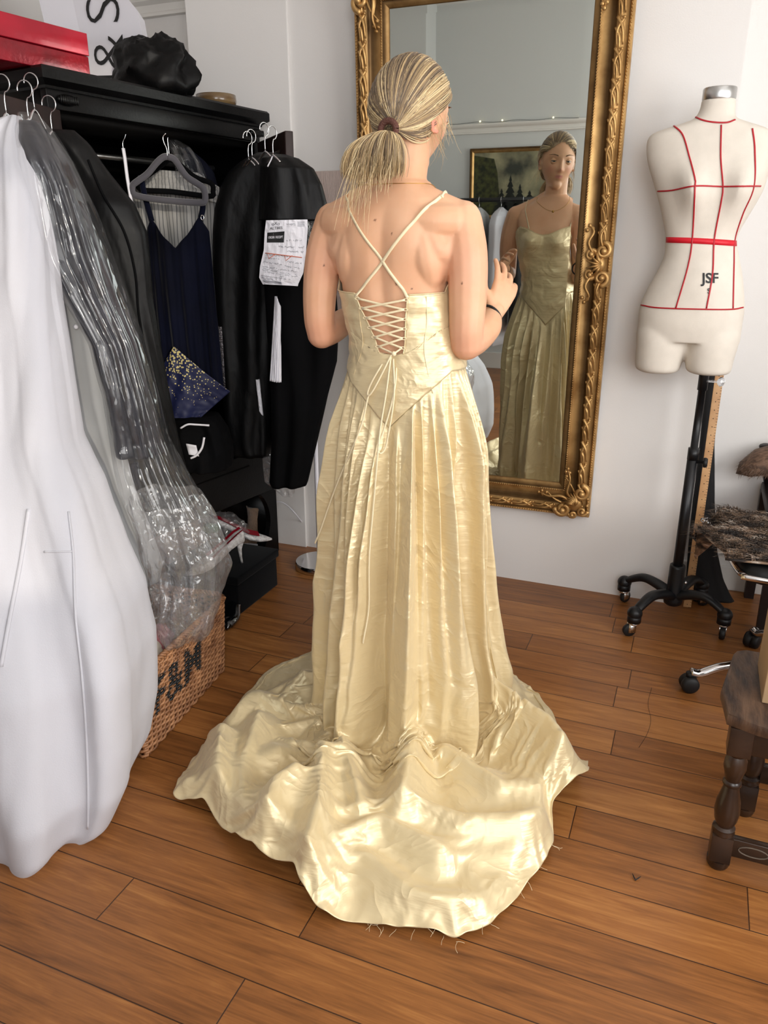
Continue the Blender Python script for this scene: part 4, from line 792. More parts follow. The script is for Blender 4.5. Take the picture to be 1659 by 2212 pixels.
def tape(name, pts, w_, mt, parent, b=None, th=.0009, label=None):
    P = smooth_path([(a, c, 0) for a, c in pts], 14); Q = []
    for p in P:
        h, nr = hit(p[0], p[1], b)
        if h is not None: Q.append((h, nr))
    mb = MB(); R = []
    for i in range(len(Q)):
        t = Q[min(i+1, len(Q)-1)][0]-Q[max(i-1, 0)][0]; t /= np.linalg.norm(t)+1e-9; s_ = np.cross(t, Q[i][1]); c = Q[i][0]; nn = Q[i][1]*th
        R.append([c-s_*w_/2-nn, c+s_*w_/2-nn, c+s_*w_/2+nn, c-s_*w_/2+nn])
    mb.rings(R, cap=True); return obj(name, mb, mt, parent, label=label)
red = mat('red_tape', srgb(206, 24, 42), .5); red2 = mat('dark_red_tape', srgb(176, 28, 40), .5)
for pts in ([(1497, 250), (1515, 259), (1540, 264), (1570, 265), (1588, 259)], [(1558, 270), (1557, 342), (1562, 403), (1558, 437), (1543, 516), (1539, 592), (1526, 666)], [(1454, 271), (1475, 292), (1490, 342), (1501, 387), (1501, 406), (1496, 513), (1486, 577), (1460, 666)],
            [(1625, 278), (1630, 323), (1628, 403), (1604, 463), (1587, 518), (1585, 570), (1583, 666)], [(1421, 413), (1452, 411), (1501, 402), (1562, 403), (1628, 402), (1643, 402)], [(1385, 659), (1425, 665), (1524, 668), (1581, 668), (1605, 664)]):
    tape('style_line', pts, .0042, red2, tb)
tape('waist_tape', [(1440, 518), (1500, 520), (1550, 523), (1590, 526)], .0165, red, tb, label='wide red waist tape')
def stamp(txt, u, v, hpx, name, font_b=.02, slant=0):
    g = text_mesh(txt, 1.0, Matrix.Identity(4), thick=0, bold=font_b); vs = []
    for x, y, z in g.v:
        h, _ = hit(u+x*hpx*1.0, v-y*hpx+x*slant*hpx, off=.0022); vs.append(tuple(h))
    g.v = vs; return obj(name, g, M['ink'], tb, smooth=False)
stamp('JSF', 1534, 602, 30, 'size_lettering'); stamp('S', 1531, 629, 15, 'size_lettering')
pc = np.array(aty(1553, 214, MY)); obj('neck_cap', MB().lathe([(.0005, -.004), (.046, -.004), (.0475, 0), (.0475, .026), (.046, .029), (.0005, .030)], pc, 48), M['steel'], mq, sharp=40)
PX, PY = .03, 2.76
obj('pole', MB().lathe([(.011, .10), (.011, .62), (.0185, .62), (.0185, .66), (.0125, .66), (.0125, .86), (.016, .86), (.016, .98)][1:] , (PX, PY, 0), 20), M['blackmetal'], mq)
obj('lower_pole', MB().lathe([(.0175, .10), (.0175, .64)], (PX, PY, 0), 20), M['blackmetal'], mq)
mb = MB(); Mk = Matrix.Translation((PX+.035, PY-.01, .615)) @ Matrix.Rotation(PI/2, 4, 'Y')
mb.lathe([(.006, -.02), (.006, 0), (.017, 0), (.018, .008), (.014, .014)], n=6, M=Mk); obj('star_knob', mb, M['rubber'], mq)
mb = MB(); Mk = Matrix.Translation((PX+.03, PY-.01, .892)) @ Matrix.Rotation(PI/2, 4, 'Y'); mb.lathe([(.004, -.02), (.004, .012), (.009, .014), (.017, .022), (.012, .032), (.004, .036)], n=8, M=Mk)
obj('glass_knob', mb, mat('clear_acrylic', (.9, .92, .95, 1), .08, trans=.9, ior=1.5), mq, smooth=False, label='clear faceted knob')
hub = MB().lathe([(.020, .225), (.026, .225), (.027, .215), (.027, .13), (.034, .09), (.032, .075), (.022, .068), (.0005, .066)], (PX, PY, 0), 24, cap=True); obj('hub', hub, M['blackmetal'], mq)
obj('set_screw', MB().sphere((PX+.034, PY-.012, .165), .006, 8, 6), M['chrome'], mq)
def caster(c, ang, parent, r=.023):
    c = np.array(c, float); w = obj('caster', MB().sphere(c+_Z*.088, .0265, 16, 10, sc=(1, 1, .95)).lathe([(.024, .055), (.024, .08)], c, 16), M['blackmetal'], parent)
    dx = np.array([math.cos(ang), math.sin(ang), 0]); dy = np.array([-dx[1], dx[0], 0]); wc_ = c+dx*.014+_Z*r
    obj('fork', MB().lathe([(.018, .046), (.020, .049), (.018, .056)], c, 16, cap=True).box(-.006, .02, -.012, -.009, .016, .05, Matrix(((dx[0], dy[0], 0, c[0]), (dx[1], dy[1], 0, c[1]), (0, 0, 1, 0), (0, 0, 0, 1)))).box(-.006, .02, .009, .012, .016, .05, Matrix(((dx[0], dy[0], 0, c[0]), (dx[1], dy[1], 0, c[1]), (0, 0, 1, 0), (0, 0, 0, 1)))), M['chrome'], w)
    Mw = Matrix(((dx[0], 0, dy[0], wc_[0]), (dx[1], 0, dy[1], wc_[1]), (0, 1, 0, wc_[2]), (0, 0, 0, 1))); obj('wheel', MB().lathe([(.006, -.009), (r-.003, -.009), (r, -.006), (r, .006), (r-.003, .009), (.006, .009)], n=24, M=Mw, cap=True), M['rubber'], w)
for (cx, cy), an in (((-.15, 2.85), 1.0), ((-.09, 2.59), 3.6), ((.205, 2.695), 4.7), ((.128, 2.935), .6)):
    p0 = np.array([PX, PY, .10]); p1 = np.array([cx, cy, .088]); dv = (p1-p0)
    pts = smooth_path([p0, p0+dv*.3+_Z*.028, p0+dv*.6+_Z*.04, p0+dv*.85+_Z*.022, p1], 5); m_ = len(pts)
    obj('stand_leg', MB().tube(pts, [lerp(.026, .016, i/(m_-1)) for i in range(m_)], 10, flat=.75), M['blackmetal'], mq); caster((cx, cy, 0), an, mq)
# long wooden ruler and black cloth behind the stand
b0 = np.array(atz(1483, 1300, 0.0)); t0 = np.array(aty(1548, 780, 2.965)); b0 = np.array([.085, 2.90, 0.002]); t0 = np.array(aty(1547, 790, 2.93))
rl = thing('wooden_ruler', 'long wooden ruler leaning behind the dress form pole', 'ruler', b0); yv = t0-b0; xv = np.array([.97, .12, 0]); Mr = frame_mat(b0, xv, yv); Lr = float(np.linalg.norm(yv))
obj('blade', MB().box(-.014, .014, 0, Lr, -.003, .003, Mr, bev=.0008), mat('ruler_wood', srgb(196, 154, 108), .5, col2=srgb(180, 136, 92), vscale=20), rl)
mb = MB()
for i in range(int(Lr/.01)): w_ = .009 if i % 5 == 0 else .0045; mb.box(.0135-w_, .0135, i*.01, i*.01+.0012, .003, .0034, Mr)
for i in range(int(Lr/.03)): mb.sphere(tuple(Mr @ Vector((-.001, .012+i*.03, .0033))), .0018, 6, 3)
obj('scale_marks', mb, M['ink'], rl); rl.children[-1]['kind'] = 'stuff'
M['blackdrape'] = mat('black_drape', srgb(20, 20, 22), .8, var=.3, bump=.2, bscale=20, bdist=.004)
cloth = drape('black_cloth_roll', [(795, 1528, 1556, 2.76, .012), (860, 1522, 1550, 2.76, .02), (960, 1512, 1541, 2.76, .022), (1080, 1498, 1542, 2.76, .026), (1190, 1488, 1549, 2.75, .03), (1250, 1484, 1562, 2.74, .032), (1285, 1484, 1578, 2.73, .034), (1300, 1500, 1588, 2.715, .02)], M['blackdrape'], seed=61, folds=.006, nf=3, crumple=.004)
tag(cloth, 'black cloth hanging to the floor in the alcove behind the wooden ruler', 'cloth')
# ------------------------------------------------------------------ swivel chair with a fur throw
sc_ = thing('swivel_chair', 'black swivel chair with chrome trim under a mottled fur throw', 'chair', (.47, 2.40, 0))
blk = mat('black_leatherette', srgb(16, 17, 18), .4)
S = [(.10, 2.62), (.118, 2.60), (.152, 2.40), (.185, 2.235), (.205, 2.20), (.24, 2.185), (.70, 2.16), (.74, 2.2), (.76, 2.62), (.70, 2.66), (.14, 2.655)]
cx_, cy_ = .45, 2.42
def seat_ring(s_, z): return [(cx_+(x-cx_)*s_, cy_+(y-cy_)*s_, z) for x, y in S]
obj('seat', MB().rings([seat_ring(.95, .425), seat_ring(.99, .43), seat_ring(.99, .455), seat_ring(.95, .468), seat_ring(.6, .475)], cap=True), blk, sc_)
obj('chrome_trim', MB().tube(smooth_path([(x, y, .445) for x, y in S+[S[0]]], 5), .0085, 8), M['chrome'], sc_)
obj('gas_column', MB().lathe([(.028, .10), (.028, .25), (.016, .25), (.016, .43)], (cx_+.02, cy_-.02, 0), 18), M['chrome'], sc_)
for i, (ex_, ey) in enumerate(((.105, 2.285), (.30, 2.66), (.68, 2.60), (.72, 2.28), (.34, 2.10))):
    p0 = np.array([cx_+.02, cy_-.02, .125]); p1 = np.array([ex_, ey, .075]); dv = p1-p0
    obj('base_arm', MB().tube(smooth_path([p0, p0+dv*.4+_Z*.012, p0+dv*.75+_Z*.004, p0+dv*.92-_Z*.015, p1-_Z*.008], 6), [.016]*25, 10, flat=.8), M['chrome'], sc_)
    w_ = obj('caster', MB().lathe([(.012, .048), (.014, .064), (.010, .066)], (ex_, ey, 0), 12, cap=True), M['rubber'], sc_); dx = np.array([math.cos(.9*i+.3), math.sin(.9*i+.3), 0]); Mw = Matrix(((dx[0], 0, -dx[1], ex_), (dx[1], 0, dx[0], ey), (0, 1, 0, .027), (0, 0, 0, 1)))
    obj('wheel', MB().lathe([(.004, -.026), (.022, -.024), (.027, -.018), (.027, -.004), (.024, -.002), (.024, .002), (.027, .004), (.027, .018), (.022, .024), (.004, .026)], n=24, M=Mw, cap=True), M['rubber'], w_)
def furmat(name, cols, sc=18):
    m = bpy.data.materials.new(name); m.use_nodes = True; nt = m.node_tree; b = nt.nodes['Principled BSDF']; tc = N(nt, 'ShaderNodeTexCoord'); n1 = N(nt, 'ShaderNodeTexNoise', i_Scale=sc, i_Detail=4.0, i_Distortion=1.0); mp = N(nt, 'ShaderNodeMapping'); mp.inputs['Scale'].default_value = (.5, 1.3, 1); nt.links.new(tc.outputs['Object'], mp.inputs[0]); nt.links.new(mp.outputs[0], n1.inputs['Vector'])
    cr = N(nt, 'ShaderNodeValToRGB'); e = cr.color_ramp.elements; e[0].position = .36; e[0].color = cols[0]; e[1].position = .7; e[1].color = cols[-1]
    for i, c in enumerate(cols[1:-1]): q = cr.color_ramp.elements.new(.36+.34*(i+1)/(len(cols)-1)); q.color = c
    nt.links.new(n1.outputs[0], cr.inputs[0]); nt.links.new(cr.outputs[0], b.inputs['Base Color']); b.inputs['Roughness'].default_value = .7; return m
fur1 = furmat('mottled_fur', [srgb(30, 24, 22), srgb(58, 46, 38), srgb(150, 122, 98), srgb(226, 216, 204)], 22)
fur2 = furmat('brown_fur', [srgb(70, 50, 36), srgb(120, 92, 72)], 60)
def fur_mesh(surf, n, ln, wd_, seed, droop=.5, comb=(0, 0, 0)):
    """surf(a,b)->(point, normal); hair tufts as thin tapering blades"""
    rs = np.random.RandomState(seed); mb = MB(); comb = np.array(comb, float)
    for i in range(n):
        p, nr = surf(rs.rand(), rs.rand()); t = rs.normal(size=3); t -= nr*(t@nr); t = t/(np.linalg.norm(t)+1e-9)*.45+comb; l = ln*rs.uniform(.6, 1.25); s_ = np.cross(nr, t); s_ /= np.linalg.norm(s_)+1e-9; w_ = wd_*rs.uniform(.6, 1.3)
        p1 = p+(nr*.55+t*.6)*l*.5; p2 = p+(nr*.55+t*1.3)*l-_Z*droop*l*.2
        mb.add([p-s_*w_, p+s_*w_, p1+s_*w_*.7, p1-s_*w_*.7, p2], [(0, 1, 2, 3), (3, 2, 4)])
    return mb
def throw_surf(a, b):
    x = lerp(.075, .72, a); y = lerp(2.22, 2.66, b); edge = .008*math.sin(a*14)+.012*math.sin(b*11+a*5)
    if b < .5: x += .055*(1-b/.5)*(1-a)*1.3
    z = .485+.012*mnoise.noise(Vector((x*9, y*9, 1)))
    if a < .10: z -= (.10-a)*1.0*(b > .55)*1.0
    nr = np.array([-.25 if a < .1 else 0, -.1, 1.]); nr /= np.linalg.norm(nr); return np.array([x+edge, y, z]), nr
ft = thing('fur_throw', 'black, brown and white mottled fur throw spread over the swivel chair seat', 'throw', (.4, 2.44, .478))
obj('hide', MB().grid(lambda a, b: tuple(throw_surf(a, b)[0]-[0, 0, .004]), 30, 24), fur1, ft, mods=[('SOLIDIFY', dict(thickness=.006, offset=0))])
hf = obj('fur_pile', fur_mesh(throw_surf, 12000, .040, .0018, 3, comb=(-.35, -.5, 0)), fur1, ft); hf['kind'] = 'stuff'
# dark chair behind, with brown fur over its back
dc = thing('dark_wooden_chair', 'dark wooden chair by the alcove wall with brown fur over its back', 'chair', (.50, 2.92, 0)); dk = mat('dark_stained_wood', srgb(30, 18, 16), .45, col2=srgb(18, 11, 10), vscale=8, stretch=(4, 4, .5))
def pleg(x, y, z1, a0=.017, a1=.022): return MB().rings([[(x+sx*lerp(a0, a1, t), y+sy*lerp(a0, a1, t), z1*t) for sx, sy in ((-1, -1), (1, -1), (1, 1), (-1, 1))] for t in (0, 1)], cap=True)
for x, y in ((.335, 2.775), (.308, 3.09), (.70, 2.775), (.70, 3.09)): obj('leg', pleg(x, y, .44), dk, dc, smooth=False)
obj('seat', MB().box(.285, .73, 2.74, 3.10, .44, .475, bev=.01), dk, dc)
for x in (.29, .66): obj('back_post', MB().tube([(x+.02, 3.08, .47), (x, 3.085, .54), (x-.02, 3.07, .62)], .017, 8), dk, dc)
obj('back_arch', MB().tube(smooth_path([(.275, 3.05, .55), (.33, 3.045, .595), (.45, 3.04, .61), (.57, 3.045, .595), (.64, 3.05, .55)], 5), .014, 8), dk, dc)
fr2 = thing('brown_fur_roll', 'brown fur draped over the back of the dark wooden chair', 'fur', (.42, 3.0, .55))
def roll_surf(a, b):
    th = lerp(-1.7, 1.9, b); x = .205+.40*a; r = (.066+.012*math.sin(a*PI))*min(1, .45+a*5); z = .600-.06*(1-a)**2*1.2; ta = math.sin(th); p = np.array([x-.02*abs(b-.2), 3.035+r*ta*-1, z+r*math.cos(th)*.9-(.07 if b > .9 else 0)*0]); nr = np.array([-.25*(1-a), -ta, math.cos(th)]); return p, nr/np.linalg.norm(nr)
obj('hide', MB().grid(lambda a, b: tuple(roll_surf(a, b)[0]), 20, 20), fur2, fr2, mods=[('SOLIDIFY', dict(thickness=.008, offset=0))])
o_ = obj('fur_pile', fur_mesh(roll_surf, 3000, .016, .0012, 5, comb=(-.3, 0, -.5)), fur2, fr2); o_['kind'] = 'stuff'
# ------------------------------------------------------------------ old turned-leg stool with a cardboard box
st = thing('turned_leg_stool', 'worn dark wooden stool with turned legs at the right edge', 'stool', (.36, 1.66, 0)); SZ = .40
ow = mat('worn_oak', srgb(92, 68, 50), .5, col2=srgb(42, 28, 22), vscale=10, stretch=(5, 1, 1), bump=.4, bscale=40, bdist=.003, detail=8); ow2 = mat('dark_oak', srgb(52, 33, 20), .38, col2=srgb(30, 18, 11), vscale=9, coat=.25)
a_ = np.array(atz(1560, 1490, SZ)); tp = [np.array(atz(u, v, SZ)) for u, v in ((1562, 1500), (1558, 1488), (1564, 1470), (1584, 1412), (1592, 1404), (1612, 1402))]; tp2 = [np.array([.62, tp[-1][1]-.01, SZ]), np.array([.62, 1.462, SZ]), np.array(atz(1640, 1567, SZ)), np.array(atz(1572, 1542, SZ))]
poly = tp+tp2; cc = sum(poly)/len(poly)
obj('seat', MB().rings([[tuple(cc+(p-cc)*[s_, s_, 1]+[0, 0, dz]) for p in poly] for s_, dz in ((.955, -.030), (.985, -.027), (1.0, -.018), (1.0, -.008), (.99, -.002), (.97, 0))], cap=True), ow, st, sharp=40)
prof = [(.0215, .0), (.0235, .012), (.024, .03), (.024, .03)]
def turned(x, y, h=.372):
    mb = MB(); mb.lathe([(.020, 0), (.024, .008), (.0245, .022)], (x, y, 0), 20); mb.box(x-.0225, x+.0225, y-.0225, y+.0225, .022, .092, bev=.003)
    mb.lathe([(.0225, .090), (.024, .097), (.0215, .102), (.0235, .107), (.017, .112), (.0235, .128), (.0265, .150), (.0245, .175), (.0175, .205), (.0155, .218), (.0195, .222), (.0195, .228), (.0155, .232), (.019, .248), (.0235, .266), (.0225, .284), (.017, .296), (.021, .302), (.022, .306)], (x, y, 0), 24)
    mb.box(x-.0235, x+.0235, y-.0235, y+.0235, .304, h, bev=.003); return mb
lx, ly = .186, 1.552; by = tp[3][1]-.03
for x, y in ((lx, ly), (lx+.06, by-.02), (.58, 1.51), (.58, by-.02)): obj('leg', turned(x, y), ow2, st, sharp=50)
obj('apron', MB().box(lx+.02, .58, ly-.008, ly+.010, .305, .37, bev=.002), ow2, st); obj('apron', MB().box(lx+.05, .58, by-.03, by-.012, .305, .37, bev=.002), ow2, st)
mb = MB().box(lx+.02, .58, ly-.009, ly+.009, .038, .085, bev=.002); sr = obj('stretcher', mb, ow2, st)
for k in range(5): obj('carved_oval', MB().tube([(lx+.065+.085*k+.03*math.cos(a), ly-.0095, .062+.012*math.sin(a)) for a in np.linspace(0, 2*PI, 19)], .0016, 5), mat('carving_dust', srgb(96, 84, 72), .8) if k == 0 else bpy.data.materials['carving_dust'], sr)
obj('stretcher', MB().box(lx+.08, .58, by-.03, by-.014, .10, .15, bev=.002), ow2, st)
cb_ = np.array(atz(1645, 1518, SZ+.001)); tag(obj('cardboard_box', MB().box(cb_[0], cb_[0]+.24, cb_[1], cb_[1]+.17, SZ+.001, SZ+.16, bev=.002), mat('brown_cardboard', srgb(176, 146, 110), .85, var=.06)), 'brown cardboard box on the turned leg stool, cut by the frame', 'box')
# little litter on the boards
g = np.array(atz(1373, 1900, .001)); tag(obj('black_thread', MB().tube([g+np.array(p) for p in ((-.008, .012, .003), (-.005, .004, .004), (0, -.003, .001), (.005, .003, .003), (.010, .008, .005))], [.0006, .0014, .0018, .0014, .0006], 6), M['ink']), 'V-shaped scrap of black thread on the bare floorboards', 'thread')
tag(obj('long_hair', MB().tube(smooth_path([atz(u, v, .0008) for u, v in ((1408, 1485), (1400, 1520), (1406, 1555), (1398, 1585), (1380, 1615))], 8), .0004, 4), M['ink']), 'long loose hair lying on the floor left of the stool', 'hair')
# ================================================================== the side of the room seen in the mirror
pt = thing('framed_painting', 'gilt-framed dark landscape painting of fir trees, seen in the mirror', 'painting', (-1.47, YR+.01, 1.26))
px0, px1, pz0, pz1 = -1.86, -1.08, 1.24, 1.78; yy = YR+.012
def pframe(prof):
    return MB().rings([[(px0+d, YR+.004+h, pz0+d), (px1-d, YR+.004+h, pz0+d), (px1-d, YR+.004+h, pz1-d), (px0+d, YR+.004+h, pz1-d)] for d, h in prof])
obj('frame', pframe([(0, 0), (0, .022), (.008, .028), (.022, .026), (.034, .014), (.036, .004)]), M['gold'], pt, sharp=30)
pm = bpy.data.materials.new('oil_landscape'); pm.use_nodes = True; nt = pm.node_tree; b = nt.nodes['Principled BSDF']; L = nt.links.new; b.inputs['Roughness'].default_value = .4
tc = N(nt, 'ShaderNodeTexCoord'); n1 = N(nt, 'ShaderNodeTexNoise', i_Scale=4.0, i_Detail=5.0); L(tc.outputs['Object'], n1.inputs['Vector']); cr = N(nt, 'ShaderNodeValToRGB'); e = cr.color_ramp.elements; e[0].position = .38; e[0].color = srgb(52, 56, 48); e[1].position = .66; e[1].color = srgb(172, 166, 132); L(n1.outputs[0], cr.inputs[0]); L(cr.outputs[0], b.inputs['Base Color'])
obj('canvas', MB().box(px0+.03, px1-.03, yy, yy+.003, pz0+.03, pz1-.03), pm, pt, smooth=False)
dkg = mat('painted_fir_green', srgb(24, 30, 24), .5, col2=srgb(12, 16, 14), vscale=30); olg = mat('painted_olive', srgb(72, 74, 34), .5, col2=srgb(24, 30, 18), vscale=26)
for cx, bz, hh, ww in ((-1.52, 1.31, .27, .075), (-1.44, 1.31, .20, .07), (-1.59, 1.31, .17, .07), (-1.36, 1.31, .15, .08), (-1.27, 1.31, .10, .07)):
    mb = MB(); vs = [(cx, yy+.0042, bz+hh)]; nlv = 6
    pl_, pr2 = [], []
    for i in range(nlv):
        z = bz+hh*(1-(i+1)/nlv); w_ = ww*(i+1)/nlv; pr2 += [(cx+w_, yy+.0042, z), (cx+w_*.55, yy+.0042, z-.004)]; pl_ += [(cx-w_, yy+.0042, z), (cx-w_*.55, yy+.0042, z-.004)]
    ring = vs+pr2+pl_[::-1]; mb.rings([ring, [(x, y-.001, z) for x, y, z in ring]], cap=True); obj('painted_fir', mb, dkg, pt, smooth=False)
mb = MB(); ring = [(px0+.031, yy+.0038, pz0+.031), (px1-.031, yy+.0038, pz0+.031), (px1-.031, yy+.0038, 1.33), (-1.4, yy+.0038, 1.35), (-1.6, yy+.0038, 1.36), (-1.63, yy+.0038, 1.6), (-1.66, yy+.0038, 1.70), (px0+.031, yy+.0038, 1.73)]
mb.rings([ring, [(x, y-.001, z) for x, y, z in ring]], cap=True); obj('painted_foliage', mb, olg, pt, smooth=False)
rk = thing('clothes_rail', 'black clothes rail along the wall below the painting, seen in the mirror', 'clothes rail', (-1.6, -.62, 0)); RZ = 1.40
obj('top_bar', MB().tube([(-2.45, -.62, RZ), (-.98, -.62, RZ)], .016, 12), M['blackmetal'], rk)
for x in (-2.45, -.98): obj('upright', MB().tube([(x, -.62, .07), (x, -.62, RZ)], .014, 10), M['blackmetal'], rk); obj('foot', MB().tube([(x, -.86, .04), (x, -.62, .07), (x, -.38, .04)], .013, 8).sphere((x, -.86, .027), .027, 10, 6).sphere((x, -.38, .027), .027, 10, 6), M['blackmetal'], rk)
cols = [('black coat', 'blackcloth'), ('grey suit in clear film', 'greycloth'), ('white fabric garment bag', 'wbag'), ('white bagged gown', 'wbag'), ('pale grey dress', 'greycloth'), ('white bagged dress', 'wbag'), ('black garment bag', 'blackbag')]
posn = ['at the left end of the clothes rail', 'second from the left on the clothes rail', 'third from the left on the clothes rail', 'in the middle of the clothes rail', 'third from the right on the clothes rail', 'second from the right on the clothes rail', 'at the right end of the clothes rail']
for i, (cn, mk) in enumerate(cols):
    x = -2.38+.175*i; R = []; rs = np.random.RandomState(80+i); ln = rs.uniform(.85, 1.15)
    for z, a, b_ in ((0, .008, .01), (-.03, .04, .10), (-.06, .060, .17), (-.12, .070, .215), (-.3, .072, .20), (-.6, .074, .21), (-ln, .076, .23), (-ln-.005, .06, .2)):
        R.append([(x+a*math.cos(t)+.008*math.sin(5*t+z*6), -.62+b_*math.sin(t), RZ-.055+z) for t in np.linspace(0, 2*PI, 30, endpoint=False)])
    R2 = []
    for j in range(len(R)-1):
        for k in range(6): t = k/6; R2.append([tuple(np.array(p)*(1-t)+np.array(q)*t) for p, q in zip(R[j], R[j+1])])
    R2.append(R[-1]); g = thing('hanging_garment', cn+' '+posn[i]+', in the mirror', 'garment', (x, -.62, RZ-.06-ln), 0, 'clothes on the rail by the rear wall')
    obj('cloth', MB().rings(R2, cap=True), M[mk], g); mb = MB(); hook(mb, (x, -.62, RZ-.055), .021, .035, PI/2); obj('hook', mb, M['wire'], g)
fl_ = thing('fairy_lights', 'string of tiny warm lights on the picture rail, seen in the mirror', 'lights', (-1.4, YR+.03, 2.0)); em = bpy.data.materials.new('warm_bulb'); em.use_nodes = True; b = em.node_tree.nodes['Principled BSDF']; b.inputs['Emission Color'].default_value = (1, .8, .45, 1); b.inputs['Emission Strength'].default_value = 6
RAILZ = 1.885
obj('wire', MB().tube([(x, YR+.028, RAILZ+.083+.004*math.sin(x*20)) for x in np.linspace(-2.4, -.9, 60)], .0015, 5), M['ink'], fl_)
for x in (-2.3, -2.05, -1.78, -1.60, -1.2, -1.0): obj('bulb', MB().sphere((x, YR+.03, RAILZ+.09), .0055, 8, 6), em, fl_)
# ================================================================== the woman
WO = np.array([-.68, 1.83, 0.0])
SEC = [  # z, x centre, half width, front depth, back depth
 (0.70, 0, .125, .09, .10), (0.86, 0, .14, .09, .105), (0.94, 0, .150, .095, .108), (1.00, .000, .148, .100, .103), (1.06, .003, .138, .098, .096), (1.10, -.002, .134, .098, .094), (1.15, -.014, .133, .102, .096),
 (1.21, -.026, .134, .108, .100), (1.27, -.028, .140, .112, .104), (1.32, -.026, .148, .108, .106), (1.36, -.025, .152, .092, .104), (1.395, -.022, .142, .074, .096), (1.42, -.018, .115, .060, .084), (1.44, -.014, .085, .052, .072), (1.46, -.010, .062, .050, .062)]
def sec(z): return interp(SEC, z)
def tpt(th, z, off=0.0):
    xc, a, yf, yb = sec(z); ct, st = math.cos(th), math.sin(th); ex = .88
    c2 = math.copysign(abs(ct)**ex, ct); s2 = math.copysign(abs(st)**ex, st); x = (a+off)*c2; y = ((yf if st > 0 else yb)+off)*s2
    if st > 0:
        for bx in (-.062, .062): y += .030*math.exp(-((x-bx)/.045)**2-((z-1.265)/.045)**2)
    else: y += .010*math.exp(-(x/.018)**2)*min(1, max(0, (z-1.02)/.1))*min(1, max(0, (1.42-z)/.1)) ; 
    if st < 0:
        for bx in (-.075, .075): y -= .007*math.exp(-((x-bx)/.042)**2-((z-1.335)/.05)**2)
    return np.array([xc+x, y, z])
body = MB()
def limb(pts, rad, n=14, sub=5, flat=1.0):
    A = [list(p)+[r] for p, r in zip(pts, rad)]; S = smooth_path(A, sub); body.tube([p[:3] for p in S], [p[3] for p in S], n, flat=flat); body.sphere(S[0][:3], S[0][3], 12, 8); body.sphere(S[-1][:3], S[-1][3], 12, 8)
body.rings([[tpt(2*PI*k/72, z) for k in range(72)] for z in np.linspace(.70, 1.46, 60)], cap=True)
limb([(-.012, -.012, 1.40), (-.008, -.010, 1.44), (-.004, 0.0, 1.48), (0, .010, 1.53), (0, .02, 1.57)], [.066, .056, .050, .050, .052], 20)          # neck
for s_, xs in ((-1, -.024), (1, -.026)):
    limb([(xs+s_*.02, -.022, 1.448), (xs+s_*.07, -.024, 1.422), (xs+s_*.12, -.020, 1.400), (xs+s_*.160, -.012, 1.378)], [.036, .034, .034, .040])       # trapezius to shoulder
    limb([(xs+s_*.06, -.058, 1.375), (xs+s_*.11, -.050, 1.370), (xs+s_*.15, -.030, 1.37)], [.036, .042, .042])
    limb([(xs+s_*.085, -.056, 1.34), (xs+s_*.095, -.054, 1.29), (xs+s_*.10, -.044, 1.255)], [.040, .042, .036])
    limb([(xs+s_*.10, -.048, 1.345), (xs+s_*.118, -.040, 1.31), (xs+s_*.135, -.030, 1.33)], [.042, .044, .040])
    limb([(xs+s_*.150, -.030, 1.345), (xs+s_*.128, -.030, 1.29), (xs+s_*.108, -.022, 1.25)], [.034, .034, .03])
# arms: shoulder, elbow, wrist
armL = [(-.188, -.012, 1.372), (-.210, -.020, 1.30), (-.222, -.026, 1.22), (-.222, -.036, 1.145), (-.220, -.030, 1.105)]
armR = [(.140, -.012, 1.372), (.156, -.020, 1.30), (.163, -.026, 1.22), (.166, -.036, 1.140), (.165, -.028, 1.098)]
limb(armL, [.046, .047, .044, .040, .037]); limb(armR, [.046, .048, .046, .042, .039])
WLp = np.array([-.196, .175, 1.150]); WRp = np.array([.186, .150, 1.158])
limb([(-.220, -.030, 1.105), (-.216, .03, 1.112), (-.208, .09, 1.128), WLp-[0, .02, .004], WLp], [.038, .038, .033, .026, .0245]); limb([(.165, -.028, 1.098), (.174, .03, 1.108), (.186, .085, 1.128), WRp-[.004, .02, .008], WRp], [.040, .040, .035, .027, .025])
